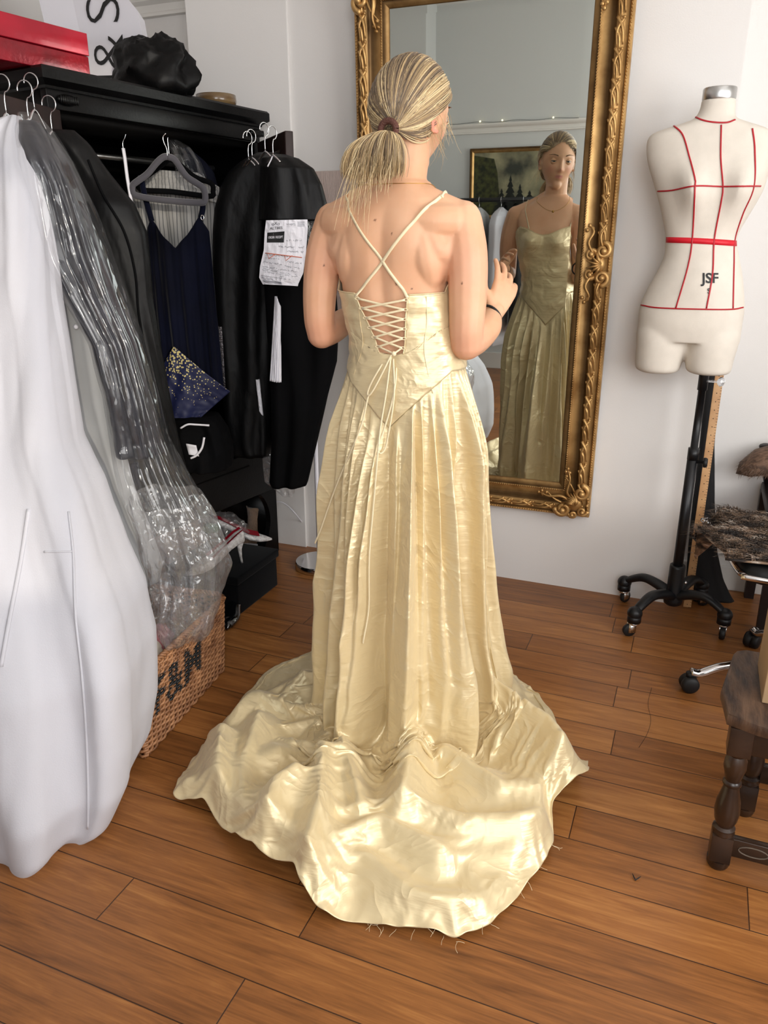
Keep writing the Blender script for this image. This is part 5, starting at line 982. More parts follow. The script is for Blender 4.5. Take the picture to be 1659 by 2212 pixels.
# legs and feet, standing under the gown
for s_ in (-1, 1):
    limb([(s_*.065, 0, .80), (s_*.075, .01, .66), (s_*.088, .02, .50), (s_*.085, .005, .34), (s_*.082, -.01, .20), (s_*.080, -.015, .07)], [.075, .068, .052, .052, .040, .034], 16)
    limb([(s_*.080, -.03, .038), (s_*.083, .05, .036), (s_*.087, .12, .024), (s_*.088, .165, .018)], [.030, .032, .026, .016], 12)
def hand(wr, f, nrm, side, curl, spread=.16, thumb=.6):
    """wr wrist, f finger direction, nrm out of the back of the hand, side +1 thumb lies towards f x nrm"""
    wr = np.array(wr, float); f = np.array(f, float); f /= np.linalg.norm(f); nrm = np.array(nrm, float); nrm -= f*(nrm@f); nrm /= np.linalg.norm(nrm); s = np.cross(f, nrm)*side
    for k, w_ in enumerate(np.linspace(-.028, .028, 5)):
        p0 = wr+s*w_*.55+f*.005; p1 = wr+s*w_+f*(.078-.006*abs(k-2.5)); limb([p0, lerp(p0, p1, .5), p1], [.0125, .0125, .0105], 10, 3)
    for k, (w_, L_) in enumerate(((.030, .066), (.010, .074), (-.010, .069), (-.029, .054))):
        p = wr+s*w_+f*(.078-.004*abs(k-1)); a = (1.5-k)*spread; d = f*math.cos(a)+s*math.sin(a); c = curl[k]; pts = [p]; th = .18
        for seg, ln in enumerate((.44, .31, .25)):
            th += c*(.45, .75, .6)[seg]; dd = d*math.cos(th)-nrm*math.sin(th); pts.append(pts[-1]+dd*L_*ln)
        limb(pts, [.0092, .0085, .0077, .0066], 9, 3)
    p = wr+s*.026+f*.018; d = (f*.62+s*.72-nrm*.30); d /= np.linalg.norm(d); d2 = f*.85+s*.30-nrm*.35*thumb; d2 /= np.linalg.norm(d2); limb([p-d*.01, p+d*.030, p+d*.030+d2*.028, p+d*.030+d2*.050], [.014, .0115, .0095, .0075], 10, 3)
hand(WRp, (.22, .50, .84), (.72, -.60, .20), -1, (.30, .42, .52, .65), .13)
hand(WLp, (.10, .72, .62), (-.80, -.25, .45), 1, (.45, .55, .65, .8), .16)
# head, modelled facing +y and then turned
HC = np.array([0.0, .028, 1.607]); HY = math.radians(-20); HX = math.radians(-3)
RH = np.array(Matrix.Rotation(HY, 3, 'Z') @ Matrix.Rotation(HX, 3, 'X') @ Matrix.Rotation(math.radians(4), 3, 'Y'))
def G(x, y, cx, cy, sx, sy): return math.exp(-((x-cx)/sx)**2-((y-cy)/sy)**2)
def headp(th, ph):
    """th: 0 = left ear .. face at pi/2; ph from 0 (down) to pi (up)"""
    sx_, sz_ = math.sin(ph), -math.cos(ph); x = math.cos(th)*sx_; y = math.sin(th)*sx_; z = sz_
    X = x*.0735; Y = y*(.092 if y > 0 else .098); Zz = z*(.104 if z > 0 else .118)
    low = max(0, -z)
    if y > -.2:
        X *= 1-.40*low**1.7; 
        if y > 0: Y *= 1-.12*low**2
    else: Y *= 1-.45*low; X *= 1-.30*low
    X *= 1-.05*max(0, y)
    f = 0
    if y > 0:
        f += .013*G(X, Zz, 0, -.034, .010, .011)+.016*G(X, Zz, 0, -.030, .0085, .016)*0.6+.008*G(X, Zz, 0, -.008, .0065, .022)   # nose
        for s in (-1, 1): f += .005*G(X, Zz, s*.011, -.037, .006, .006)
        for s in (-1, 1):
            f -= .0105*G(X, Zz, s*.031, -.001, .0165, .0105); f += .004*G(X, Zz, s*.030, .017, .022, .007); f += .0045*G(X, Zz, s*.040, -.032, .020, .018)
        f += .0058*G(X, Zz, 0, -.0585, .017, .0048)+.0062*G(X, Zz, 0, -.0685, .015, .0052)-.0042*G(X, Zz, 0, -.0635, .022, .0022)-.003*G(X, Zz, 0, -.079, .016, .005)
        f += .008*G(X, Zz, 0, -.098, .020, .014)-.0025*G(X, Zz, 0, -.047, .006, .006); f += .003*G(X, Zz, 0, .05, .04, .03)
    return np.array([X, Y+f, Zz])
def hw(p): return HC+RH@(np.asarray(p, float)*1.03)
NT, NP = 220, 170
body.rings([[tuple(hw(headp(2*PI*k/NT, .03+(PI-.06)*j/(NP-1)))) for k in range(NT)] for j in range(NP)], cap=True)
limb([hw((0, .0, -.06)), hw((0, .01, -.085)), hw((0, .045, -.095))], [.045, .036, .022])
for s in (-1, 1):   # ears
    pts = [hw((s*(.074+.007*abs(math.sin(a*.5+.6))), -.012-.012*math.cos(a)*1.0+.002, -.012+.028*math.sin(a))) for a in np.linspace(-1.9, 2.6, 14)]
    body.tube(pts, [.0045]*14, 8); q = hw((s*.073, -.008, -.014)); body.sphere(q, .014, 10, 8, sc=(.45, .75, 1.3)); body.sphere(hw((s*.074, .001, -.038)), .0065, 8, 6)
bk = remesh(body, 'b', None, .0032, 9)
V = np.array(bk.v); Hl = (V-HC)@RH/1.03     # head-local coordinates of every vertex
skin = bpy.data.materials.new('skin'); skin.use_nodes = True; nt = skin.node_tree; b = nt.nodes['Principled BSDF']; L = nt.links.new
tc = N(nt, 'ShaderNodeTexCoord'); n1 = N(nt, 'ShaderNodeTexNoise', i_Scale=9.0, i_Detail=4.0); L(tc.outputs['Object'], n1.inputs['Vector']); cr = N(nt, 'ShaderNodeValToRGB'); e = cr.color_ramp.elements; e[0].position = .3; e[0].color = srgb(212, 162, 126); e[1].position = .7; e[1].color = srgb(224, 178, 144); L(n1.outputs[0], cr.inputs[0])
last = cr.outputs[0]
for nm, c in (('flush', srgb(216, 142, 122)), ('lip', srgb(206, 140, 128)), ('mole', srgb(110, 70, 52))):
    at_ = N(nt, 'ShaderNodeAttribute', attribute_name=nm); mx = N(nt, 'ShaderNodeMixRGB'); mx.inputs[2].default_value = c; L(at_.outputs['Fac'], mx.inputs[0]); L(last, mx.inputs[1]); last = mx.outputs[0]
L(last, b.inputs['Base Color']); b.inputs['Roughness'].default_value = .48; b.inputs['Subsurface Weight'].default_value = .12; b.inputs['Subsurface Radius'].default_value = (.014, .005, .003); b.inputs['Subsurface Scale'].default_value = 1.0; b.inputs['Specular IOR Level'].default_value = .35
n2 = N(nt, 'ShaderNodeTexNoise', i_Scale=500.0); L(tc.outputs['Object'], n2.inputs['Vector']); bp = N(nt, 'ShaderNodeBump', i_Strength=.08, i_Distance=.001); L(n2.outputs[0], bp.inputs['Height']); L(bp.outputs[0], b.inputs['Normal'])
wm = thing('person', 'woman with a low blonde ponytail in a pale gold gown, seen from behind', 'person', WO)
bo = obj('body', bk, skin, wm, local=True)
fac = Hl[:, 1] > .03; X_, Z_ = Hl[:, 0], Hl[:, 2]
lip = np.where(fac, np.clip(1.6*np.exp(-(X_/.0185)**4-((Z_+.0635)/.0078)**4)-.4, 0, 1), 0)*(np.linalg.norm(Hl, axis=1) < .2)
fl = np.where(fac & (np.linalg.norm(Hl, axis=1) < .2), .45*(np.exp(-((X_-.04)/.018)**2-((Z_+.035)/.018)**2)+np.exp(-((X_+.04)/.018)**2-((Z_+.035)/.018)**2))+.35*np.exp(-(X_/.014)**2-((Z_+.036)/.012)**2), 0)
fl += .9*(np.abs(X_) > .0765)*(np.abs(Z_+.01) < .045)*(np.linalg.norm(Hl, axis=1) < .12)
for e_ in (armL[-1], armR[-1]): fl += .38*np.exp(-(((V-np.array(e_)-[0, -.02, 0])**2).sum(1))/.06**2)
for a_ in (armL, armR): fl += .30*np.exp(-(((V-np.array(a_[1])-[0, -.02, -.02])**2).sum(1))/.07**2)
mole = np.zeros(len(V)); bv0 = BVHTree.FromPolygons([Vector(p) for p in V+WO], bk.f)
for u, v, r_ in ((857, 612, .0026), (890, 624, .0016), (810, 476, .0017), (846, 505, .0014), (998, 612, .0016), (700, 573, .0016), (843, 402, .0013)):
    h, _ = hit(u, v, bv0, 0)
    if h is not None: mole += np.clip(1.4-(((V+WO-h)**2).sum(1))/(r_*r_*2.2), 0, 1)
for nm, arr in (('lip', lip), ('flush', np.clip(fl, 0, 1)), ('mole', np.clip(mole, 0, 1))):
    a_ = bo.data.attributes.new(nm, 'FLOAT', 'POINT'); a_.data.foreach_set('value', arr.astype(np.float32))
# eyes, lids, brows
eyew = mat('eye_white', srgb(196, 188, 182), .2, coat=1); iris = mat('grey_green_iris', srgb(74, 84, 78), .2, coat=1); pup = mat('pupil', srgb(8, 8, 8), .1); lash = mat('lash_brown', srgb(62, 44, 34), .6); browm = mat('brow_brown', srgb(120, 92, 68), .8)
for s in (-1, 1):
    ec = np.array([s*.0305, .0725, -.0015]); R3 = np.array(Matrix.Rotation(math.radians(-4*s), 3, 'Z'))
    eo = obj('eye', MB().sphere(hw(ec), .0122, 20, 14), eyew, wm, local=True); gz = RH@np.array([-.05, 1, 0.02]); gz /= np.linalg.norm(gz); Me = Matrix.Translation(tuple(hw(ec))) @ Vector(gz).to_track_quat('Z', 'Y').to_matrix().to_4x4()
    obj('iris', MB().lathe([(.0062, .0106), (.0058, .0113), (.003, .0121), (.0003, .0122)], n=20, M=Me, cap=False), iris, eo, local=True); obj('pupil', MB().lathe([(.0027, .01222), (.0002, .0126)], n=14, M=Me, cap=False), pup, eo, local=True)
    for up in (1, -1):
        R = []
        for i in range(9):
            t = i/8; a0 = (.15 if up > 0 else -.30); el_ = lerp(a0, a0+up*1.15, t); row = []
            for j in range(17):
                az = lerp(-1.25, 1.25, j/16); open_ = el_ if True else 0; e2 = lerp(el_, 0.0*up-.05, (abs(az)/1.25)**2*(1-t)*.95); r_ = .0132+.0012*t; row.append(tuple(hw(ec+R3@np.array([r_*math.sin(az)*math.cos(e2), r_*math.cos(az)*math.cos(e2), r_*math.sin(e2)]))))
            R.append(row)
        obj('eyelid', MB().rings(R, close=False), skin, wm, local=True, mods=[('SOLIDIFY', dict(thickness=.0012, offset=1))])
        if up > 0: obj('lashes', MB().tube(R[0], [.0004]+[.0009]*15+[.0004], 5), lash, wm, local=True)
    mb = MB()
    rs = np.random.RandomState(3)
    for k in range(70):
        t = rs.rand(); x = s*lerp(.014, .049, t); z = .0185+.006*math.sin(PI*min(1, t*1.15)*.75)+rs.uniform(-.0017, .0017)*(1.2-t); y = headp(math.atan2(math.sqrt(max(0, 1-(x/.0735)**2)), x/.0735), math.acos(-z/.104))[1]+.0018; p = hw((x, y, z)); q = hw((x+s*.006, y-.0006, z+.0012-.003*t)); mb.tube([p, q], [.0006, .0002], 4)
    obj('eyebrow', mb, browm, wm, local=True)
# ------------------------------------------------------------------ ponytail
hairm = bpy.data.materials.new('blonde_hair'); hairm.use_nodes = True; nt = hairm.node_tree; b = nt.nodes['Principled BSDF']; L = nt.links.new
at_ = N(nt, 'ShaderNodeAttribute', attribute_name='tone'); cr = N(nt, 'ShaderNodeValToRGB'); e = cr.color_ramp.elements; e[0].position = 0; e[0].color = srgb(92, 78, 66); e[1].position = 1; e[1].color = srgb(240, 220, 176)
for p_, c in ((.3, srgb(134, 114, 92)), (.62, srgb(196, 168, 124))): q = cr.color_ramp.elements.new(p_); q.color = c
L(at_.outputs['Fac'], cr.inputs[0]); L(cr.outputs[0], b.inputs['Base Color']); b.inputs['Roughness'].default_value = .38; b.inputs['Specular IOR Level'].default_value = .55
TIE = np.array([-.004, -.100, 1.556])
def onskull(d, off):
    """point on the head along head-local direction d, lifted by off"""
    d = np.asarray(d, float); d = d/np.linalg.norm(d); a, bb, cc = .0735, (.092 if d[1] > 0 else .098), (.104 if d[2] > 0 else .118)
    low = max(0, -d[2]); k = 1/math.sqrt((d[0]/a)**2+(d[1]/bb)**2+(d[2]/cc)**2); p = d*k; 
    if d[1] < .3: p[0] *= 1-.25*low; p[1] *= 1-.30*low
    return p+d*off
tl = (TIE-HC)@RH; tdir = tl/np.linalg.norm(tl)
hairstate = dict(v=[], f=[], t=[])
def strand(P, r0, tone, n=3, r1=None):
    r1 = r0*.35 if r1 is None else r1; m = len(P); mb = MB(); mb.tube(P, [lerp(r0, r1, (i/(m-1))**2) for i in range(m)], n, cap=False); k = len(hairstate['v']); hairstate['v'] += mb.v; hairstate['f'] += [tuple(i+k for i in f) for f in mb.f]; hairstate['t'] += [tone]*len(mb.v)
def flush(name):
    mb = MB(); mb.v = hairstate['v']; mb.f = hairstate['f']; o = obj(name, mb, hairm, wm, local=True); a_ = o.data.attributes.new('tone', 'FLOAT', 'POINT'); a_.data.foreach_set('value', np.array(hairstate['t'], np.float32)); hairstate.update(v=[], f=[], t=[]); return o
def hairline(d):
    """True where hair grows (head-local unit direction)"""
    x, y, z = d
    if y > .25: return z > .69+.08*(y-.25)-.42*abs(x) and z > .40
    if y > -.08: return z > -.02+.55*max(0, y+.08)
    return z > -.62
rs = np.random.RandomState(11)
# cap under the strands
R = []
for j in range(40):
    ph = PI*j/39; row = []
    for k in range(64):
        th = 2*PI*k/64; d = np.array([math.cos(th)*math.sin(ph), math.sin(th)*math.sin(ph), math.cos(ph)])
        row.append(tuple(hw(onskull(d, .0065 if hairline(d) else -.012))))
    R.append(row)
mb = MB().rings(R); capo = obj('hair_cap', mb, hairm, wm, local=True, label='hair lying close to the scalp'); a_ = capo.data.attributes.new('tone', 'FLOAT', 'POINT'); a_.data.foreach_set('value', np.full(len(mb.v), .38, np.float32))
cnt = 0
while cnt < 2600:
    d = rs.normal(size=3); d /= np.linalg.norm(d)
    if not hairline(d) or d@tdir > .97: continue
    if d[1] < -.1 and rs.rand() < .45: continue
    cnt += 1; lock = mnoise.noise(Vector(d*3.3))*.5+mnoise.noise(Vector((d[0]*9, d[1]*9, d[2]*9)))*.55; tone = float(np.clip(.36+1.30*lock+rs.uniform(-.26, .26)+(.18 if d[1] > .3 or abs(d[0]) > .8 else -.04), 0, 1)); off = .0075+.004*max(0, mnoise.noise(Vector(d*4.5)))+rs.rand()*.0035
    om = math.acos(np.clip(d@tdir, -1, 1)); P = []
    for i in range(13):
        t = i/12; q = (math.sin((1-t)*om)*d+math.sin(t*om)*tdir)/max(1e-5, math.sin(om)); q = q/np.linalg.norm(q)
        q = q-np.array([0, 0, .10*math.sin(PI*t)*(om > .9)*(abs(d[0]) > .45)]); P.append(hw(onskull(q, off+.004*math.sin(PI*t)+ (.008*t**4))))
    P[-1] = TIE+rs.normal(size=3)*.0045; strand(P, .00115, tone)
flush('swept_hair')
# puffed folded-over tail below the tie
for k in range(1300):
    a = rs.uniform(-1.45, 1.25); lx = math.sin(a); tone = float(np.clip(.60+.38*mnoise.noise(Vector((a*6, k*.002, 2)))+rs.uniform(-.30, .25), 0, 1)); q = rs.uniform(.75, 1.15); dp = rs.uniform(.25, 1); j = rs.normal(size=3)*.004; P = []
    for i in range(13):
        t = i/12*rs.uniform(.995, 1.005); P.append(TIE+np.array([lx*.068*q*math.sin(1.75*t)-.026*t**1.4, -.012-.050*dp*math.sin(2.3*t), .010*math.cos(a)*math.sin(PI*t)-(.070+.018*math.cos(a))*q*t**1.5])+j*t+np.array([0, 0, -.004]))
    strand(P, .0012, tone)
for k in range(110):     # loose ends hanging from the tail
    x0 = rs.uniform(-.075, .035); P = [TIE+np.array([x0*.9, -.040-.02*rs.rand(), -.055])]; ln = rs.uniform(.04, .13)*(1.25 if x0 < -.01 else .7); vel = np.array([-.35+rs.normal()*.22, -.05+rs.normal()*.12, -1.0])
    for i in range(10): vel = vel+np.array([rs.normal()*.04, .03, -.05]); P.append(P[-1]+vel/np.linalg.norm(vel)*ln/10)
    strand(P, .0007, float(rs.uniform(.5, 1)))
flush('ponytail')
for k in range(70):     # wisps at nape, temples and around the face
    s = rs.choice([-1, 1]); z = rs.uniform(-.05, .02); P = [hw(np.array([s*.072, rs.uniform(-.03, .045), z]))]; vel = np.array([s*.25+rs.normal()*.2, rs.normal()*.25-.1, -1]); ln = rs.uniform(.03, .10)
    for i in range(9): vel = vel+np.array([rs.normal()*.12-s*.02, rs.normal()*.1, 0]); P.append(P[-1]+vel/np.linalg.norm(vel)*ln/9)
    strand(P, .0005, float(rs.uniform(.4, .9)))
flush('loose_wisps')['kind'] = 'stuff'
mb = MB(); R = []
for i in range(25):
    a = 2*PI*i/24; c = TIE+np.array([.0185*math.cos(a), -.012-.002*math.cos(a), .0185*math.sin(a)*.9+.002]); R.append(c)
mb.tube(R, .0072, 10, cap=False); obj('hair_tie', mb, mat('brown_hair_tie', srgb(92, 56, 46), .7, bump=.5, bscale=300), wm, local=True, label='dark brown hair tie')
# ------------------------------------------------------------------ jewellery
def bangle(c, ax, r, th, mt, name, label):
    ax = Vector(ax).normalized(); Mb = Matrix.Translation(tuple(c)) @ ax.to_track_quat('Z', 'Y').to_matrix().to_4x4(); mb = MB(); mb.tube([tuple(Mb @ Vector((r*math.cos(a), r*.92*math.sin(a), .002*math.sin(2*a)))) for a in np.linspace(0, 2*PI, 33)], th, 8, cap=False); return obj(name, mb, mt, wm, local=True, label=label)
bangle(WRp+np.array([-.008, -.028, -.010]), (.012, .05, .02), .0325, .0033, M['rubber'], 'wrist_band', 'black elastic wrist band')
bangle(WLp+np.array([-.003, -.02, -.005]), (.01, .08, .02), .030, .0022, mat('beaded_bracelet', srgb(120, 100, 86), .4), 'bracelet', 'thin beaded bracelet')
bvb = BVHTree.FromPolygons([Vector(p) for p in bk.v], bk.f)
def bhit(o_, d, off):
    loc, nr, i, _ = bvb.ray_cast(Vector(o_), Vector(d).normalized())
    if loc is None: return None, None
    if nr.dot(Vector(d)) > 0: nr = -nr
    return np.array(loc+nr*off), np.array(nr)
gc = mat('fine_gold_chain', srgb(200, 160, 90), .3, .9); P = []
for a in np.linspace(0, 2*PI, 49):
    z = 1.452-.058*max(0, math.sin(a))**1.5-.004*0; h, _ = bhit((.25*math.cos(a), .25*math.sin(a), z), (-math.cos(a), -math.sin(a), 0), .001)
    if h is not None: P.append(h)
nk = obj('necklace', MB().tube(P, .0008, 5, cap=False), gc, wm, local=True); h, _ = bhit((0, .3, 1.392), (0, -1, 0), .003); obj('pendant', MB().sphere(h, .005, 10, 6, sc=(1, .4, 1.1)), gc, nk, local=True)
# ------------------------------------------------------------------ silk material
def silk(name, warm=1.0):
    m = bpy.data.materials.new(name); m.use_nodes = True; nt = m.node_tree; b = nt.nodes['Principled BSDF']; L = nt.links.new
    tc = N(nt, 'ShaderNodeTexCoord'); mp = N(nt, 'ShaderNodeMapping'); mp.inputs['Scale'].default_value = (1, 1, 10); L(tc.outputs['Object'], mp.inputs[0])
    n1 = N(nt, 'ShaderNodeTexNoise', i_Scale=14.0, i_Detail=3.0); L(mp.outputs[0], n1.inputs['Vector']); n2 = N(nt, 'ShaderNodeTexNoise', i_Scale=9.0, i_Detail=2.5, i_Roughness=.5, i_Distortion=.8); L(tc.outputs['Object'], n2.inputs['Vector'])
    s1 = N(nt, 'ShaderNodeMath', operation='SUBTRACT'); s1.inputs[1].default_value = .5; L(n2.outputs[0], s1.inputs[0]); s2 = N(nt, 'ShaderNodeMath', operation='ABSOLUTE'); L(s1.outputs[0], s2.inputs[0]); mx = N(nt, 'ShaderNodeMath', operation='MULTIPLY_ADD'); mx.inputs[1].default_value = .07; L(n1.outputs[0], mx.inputs[0]); L(s2.outputs[0], mx.inputs[2]); bp = N(nt, 'ShaderNodeBump', i_Strength=.85, i_Distance=-.018); L(mx.outputs[0], bp.inputs['Height']); L(bp.outputs[0], b.inputs['Normal'])
    b.inputs['Base Color'].default_value = srgb(223, 204, 161); b.inputs['Roughness'].default_value = .37; b.inputs['Metallic'].default_value = .26; b.inputs['Sheen Weight'].default_value = .25; b.inputs['Sheen Tint'].default_value = (1, .96, .86, 1); b.inputs['Specular IOR Level'].default_value = .6; b.inputs['Anisotropic'].default_value = .4
    return m
SILK = silk('cream_gold_silk')
# ------------------------------------------------------------------ bodice
ZB, ZOP, ZT = .896, 1.073, 1.209
def ztop(th):
    f = math.sin(th); return 1.209+.006*abs(math.cos(th)) if f < -.3 else lerp(1.215, 1.330-.035*math.exp(-(math.cos(th)/.40)**2), min(1, max(0, (f+.3)/.95))**.8)
def zbot(th):
    c, s = math.cos(th), math.sin(th); base = 1.034 if c > 0 else 1.024
    k = abs(c); return lerp(.896, base, min(1, k**.85*1.10)) if s < 0 else lerp(.885, base, min(1, k**.85*1.10))
NB, NS = 150, 46
def bod(t, s, off=.0080):
    zc = lerp(ZB, ZT, s); al = 0.0
    if zc > ZOP: al = lerp(.17, .43, ((zc-ZOP)/(ZT-ZOP)))
    th = -PI/2+al+t*(2*PI-2*al); s0_ = (ZOP-ZB)/(ZT-ZB); zw_ = lerp(zbot(th), ZOP, s/s0_) if s < s0_ else lerp(ZOP, ztop(th), (s-s0_)/(1-s0_)); z = lerp(lerp(zbot(th), ztop(th), s), zw_, math.exp(-(math.cos(th)/.45)**2)*(math.sin(th) < 0)); cc_, s_c = math.cos(th), math.sin(th); wob = .0032*mnoise.noise(Vector((cc_*2, s_c*2, z*34)))+.0018*mnoise.noise(Vector((cc_*6, s_c*6, z*60)))
    q = tpt(th, z, off+wob)
    return q
ss = sorted(list(np.linspace(0, 1, NS))+[(ZOP-ZB)/(ZT-ZB)-.0005, (ZOP-ZB)/(ZT-ZB)+.0005])
R = [[tuple(bod(k/NB, s)) for k in range(NB+1)] for s in ss]
bod_o = obj('bodice', MB().rings(R, close=False), SILK, wm, local=True, label='pale gold silk bodice laced at the back', mods=[('WELD', dict(merge_threshold=.0008)), ('SOLIDIFY', dict(thickness=.0022, offset=1))])
def onback(x, z, off=.006):
    xc, a, yf, yb = sec(z); c = np.clip((x-xc)/(a+off), -1, 1); th = -math.acos(math.copysign(abs(c)**(1/.88), c)); return tpt(th, z, off)
for side, xs_ in ((-1, [(-.085, 1.207), (-.083, 1.15), (-.078, 1.09), (-.100, 1.03), (-.112, .985)]), (1, [(.080, 1.207), (.083, 1.15), (.080, 1.09), (.092, 1.03), (.104, .985)])):
    obj('seam_piping', MB().tube([onback(x, z, .0105) for x, z in [p[:2] for p in smooth_path([(a, c, 0) for a, c in xs_], 6)]], .0011, 5), SILK, bod_o, local=True)
R = [bod(t, 1.0, .0100) for t in np.linspace(0, 1, 150)]; obj('neckline_piping', MB().tube(R, .0016, 5), SILK, bod_o, local=True)
for t_ in (0, 1): obj('opening_piping', MB().tube([bod(t_, s, .0100) for s in ss if lerp(ZB, ZT, s) > ZOP], .0018, 5), SILK, bod_o, local=True)
# lacing
RB = mat('silk_cord', srgb(238, 222, 184), .5, sheen=.2)
def ribbon(P, w_, mt, name, parent, th=.0011, nrm=None, local=True, label=None):
    P = smooth_path(P, 6); mb = MB(); R = []
    for i in range(len(P)):
        t = P[min(i+1, len(P)-1)]-P[max(i-1, 0)]; t /= np.linalg.norm(t)+1e-9; n_ = np.array(nrm if nrm is not None else (0, -1, 0), float); n_ -= t*(n_@t); n_ /= np.linalg.norm(n_)+1e-9; s_ = np.cross(t, n_)
        R.append([P[i]-s_*w_/2-n_*th, P[i]+s_*w_/2-n_*th, P[i]+s_*w_/2+n_*th, P[i]-s_*w_/2+n_*th])
    mb.rings(R, cap=True); return obj(name, mb, mt, parent, local=local, label=label)
zs = np.linspace(1.200, 1.090, 6)
def edge(z):
    al = lerp(.17, .43, (z-ZOP)/(ZT-ZOP)); l = tpt(-PI/2-al, z, .0125); r = tpt(-PI/2+al, z, .0125); return l, r
for i, z in enumerate(zs):
    l, r = edge(z)
    for p, s in ((l, 1), (r, -1)): obj('lace_loop', MB().tube([p+np.array([s*(.004+.006*math.cos(a)), -.001, .0028*math.sin(a)]) for a in np.linspace(0, 2*PI, 13)], .0012, 5, cap=False), RB, bod_o, local=True)
    if i < 5:
        l2, r2 = edge(zs[i+1]); i_ = np.array([.006, -.002, 0]); j_ = np.array([-.006, -.002, 0])
        ribbon([l+i_, (l+r2)/2+[0, -.004-.001*(i % 2), 0], r2+j_], .0048, RB, 'lace', bod_o); ribbon([r+j_, (r+l2)/2+[0, -.0065, 0], l2+i_], .0048, RB, 'lace', bod_o)
l, r = edge(zs[-1]); kn = np.array([.013, l[1]-.012, 1.077]); ribbon([l+[.006, 0, 0], kn], .004, RB, 'lace', bod_o); ribbon([r-[.006, 0, 0], kn], .004, RB, 'lace', bod_o); obj('knot', MB().sphere(kn, .006, 10, 7), RB, bod_o, local=True)
# shoulder straps: cross on the back, run over the shoulders to the front of the bodice
for sd_ in (1, -1):
    l, r = edge(1.203); st = (l if sd_ > 0 else r); xt = .100 if sd_ > 0 else -.136
    P = [st+[0, -.001, .002]]
    for t in np.linspace(.08, 1, 16):
        x = lerp(st[0], xt, t**(1.0)); z = lerp(1.205, 1.425, t); h, _ = bhit((x, -.5, z), (0, 1, 0), .0022); P.append(h)
    for (y, z) in ((-.045, 1.60), (-.02, 1.60), (.005, 1.60)):
        h, _ = bhit((xt, y, z), (0, 0, -1), .002); P.append(h)
    xf = xt*.80+(.0 if sd_ > 0 else .01)
    for t in np.linspace(.12, 1, 7):
        h, _ = bhit((lerp(xt, xf, t), .5, lerp(1.41, 1.318, t)), (0, -1, 0), .003); 
        if h is not None: P.append(h)
    P = [p for p in P if p is not None]; nn = []
    mb = MB(); Q = smooth_path(P, 3); R = []
    for i in range(len(Q)):
        t = Q[min(i+1, len(Q)-1)]-Q[max(i-1, 0)]; t /= np.linalg.norm(t)+1e-9; c0 = np.array([-.02, 0, min(Q[i][2], 1.37)]); n_ = Q[i]-c0; n_ -= t*(n_@t); n_ /= np.linalg.norm(n_); s_ = np.cross(t, n_); w_ = .0068; R.append([Q[i]-s_*w_/2-n_*.0008, Q[i]+s_*w_/2-n_*.0008, Q[i]+s_*w_/2+n_*.001, Q[i]-s_*w_/2+n_*.001])
    mb.rings(R, cap=True); obj('shoulder_strap', mb, RB, bod_o, local=True)
# ------------------------------------------------------------------ the skirt and train: gathered silk settled with a small cloth solver
HEM = np.array([(-.120, 1.640), (-.127, 1.744), (-.191, 1.844), (-.333, 1.965), (-.365, 2.08), (-.43, 2.17), (-.55, 2.23), (-.70, 2.24), (-.85, 2.19), (-.97, 2.09), (-1.03, 1.95), (-1.10, 1.80), (-1.135, 1.60), (-1.13, 1.42), (-1.085, 1.26), (-.99, 1.255), (-.925, 1.22), (-.861, 1.184), (-.77, 1.150), (-.682, 1.140), (-.646, 1.10), (-.582, 1.075), (-.484, 1.100), (-.38, 1.120), (-.30, 1.125), (-.247, 1.185), (-.197, 1.322), (-.161, 1.459), (-.185, 1.536), (-.120, 1.640)])-WO[:2]
ha = np.unwrap(np.arctan2(HEM[:, 1], HEM[:, 0])); hr_ = np.hypot(HEM[:, 0], HEM[:, 1])
ha2 = np.concatenate([ha-2*PI, ha, ha+2*PI]); hr2 = np.concatenate([hr_]*3); o_ = np.argsort(ha2); ha2, hr2 = ha2[o_], hr2[o_]
def hemr(th): return float(np.interp(math.atan2(math.sin(th), math.cos(th)), ha2, hr2))
# resting envelope radius by height for right / front / left / back of the body
ENV = {0: [(1.04, .165), (.99, .222), (.85, .244), (.74, .280), (.62, .335), (.45, .345), (.28, .350), (.10, .40), (.0, .46)], 90: [(1.0, .14), (.90, .19), (.75, .25), (.6, .29), (.3, .33), (0, .36)],
       180: [(1.04, .185), (.99, .232), (.85, .245), (.74, .255), (.6, .262), (.4, .268), (.25, .30), (.12, .39), (0, .50)], 270: [(1.0, .14), (.90, .178), (.80, .225), (.65, .275), (.45, .325), (.30, .37), (.15, .45), (.06, .52), (0, .56)]}
def env(th, z):
    d = math.degrees(th) % 360; k = int(d//90)*90; t = (d-k)/90; t = t*t*(3-2*t)
    def at(q): a = sorted(ENV[q % 360]); return float(np.interp(z, [p[0] for p in a], [p[1] for p in a]))
    return at(k)*(1-t)+at(k+90)*t
NU, NV = 240, 120
TH = np.linspace(0, 2*PI, NU, endpoint=False)
P0 = np.zeros((NV, NU, 3)); PATHL = np.zeros(NU)
rs = np.random.RandomState(5)
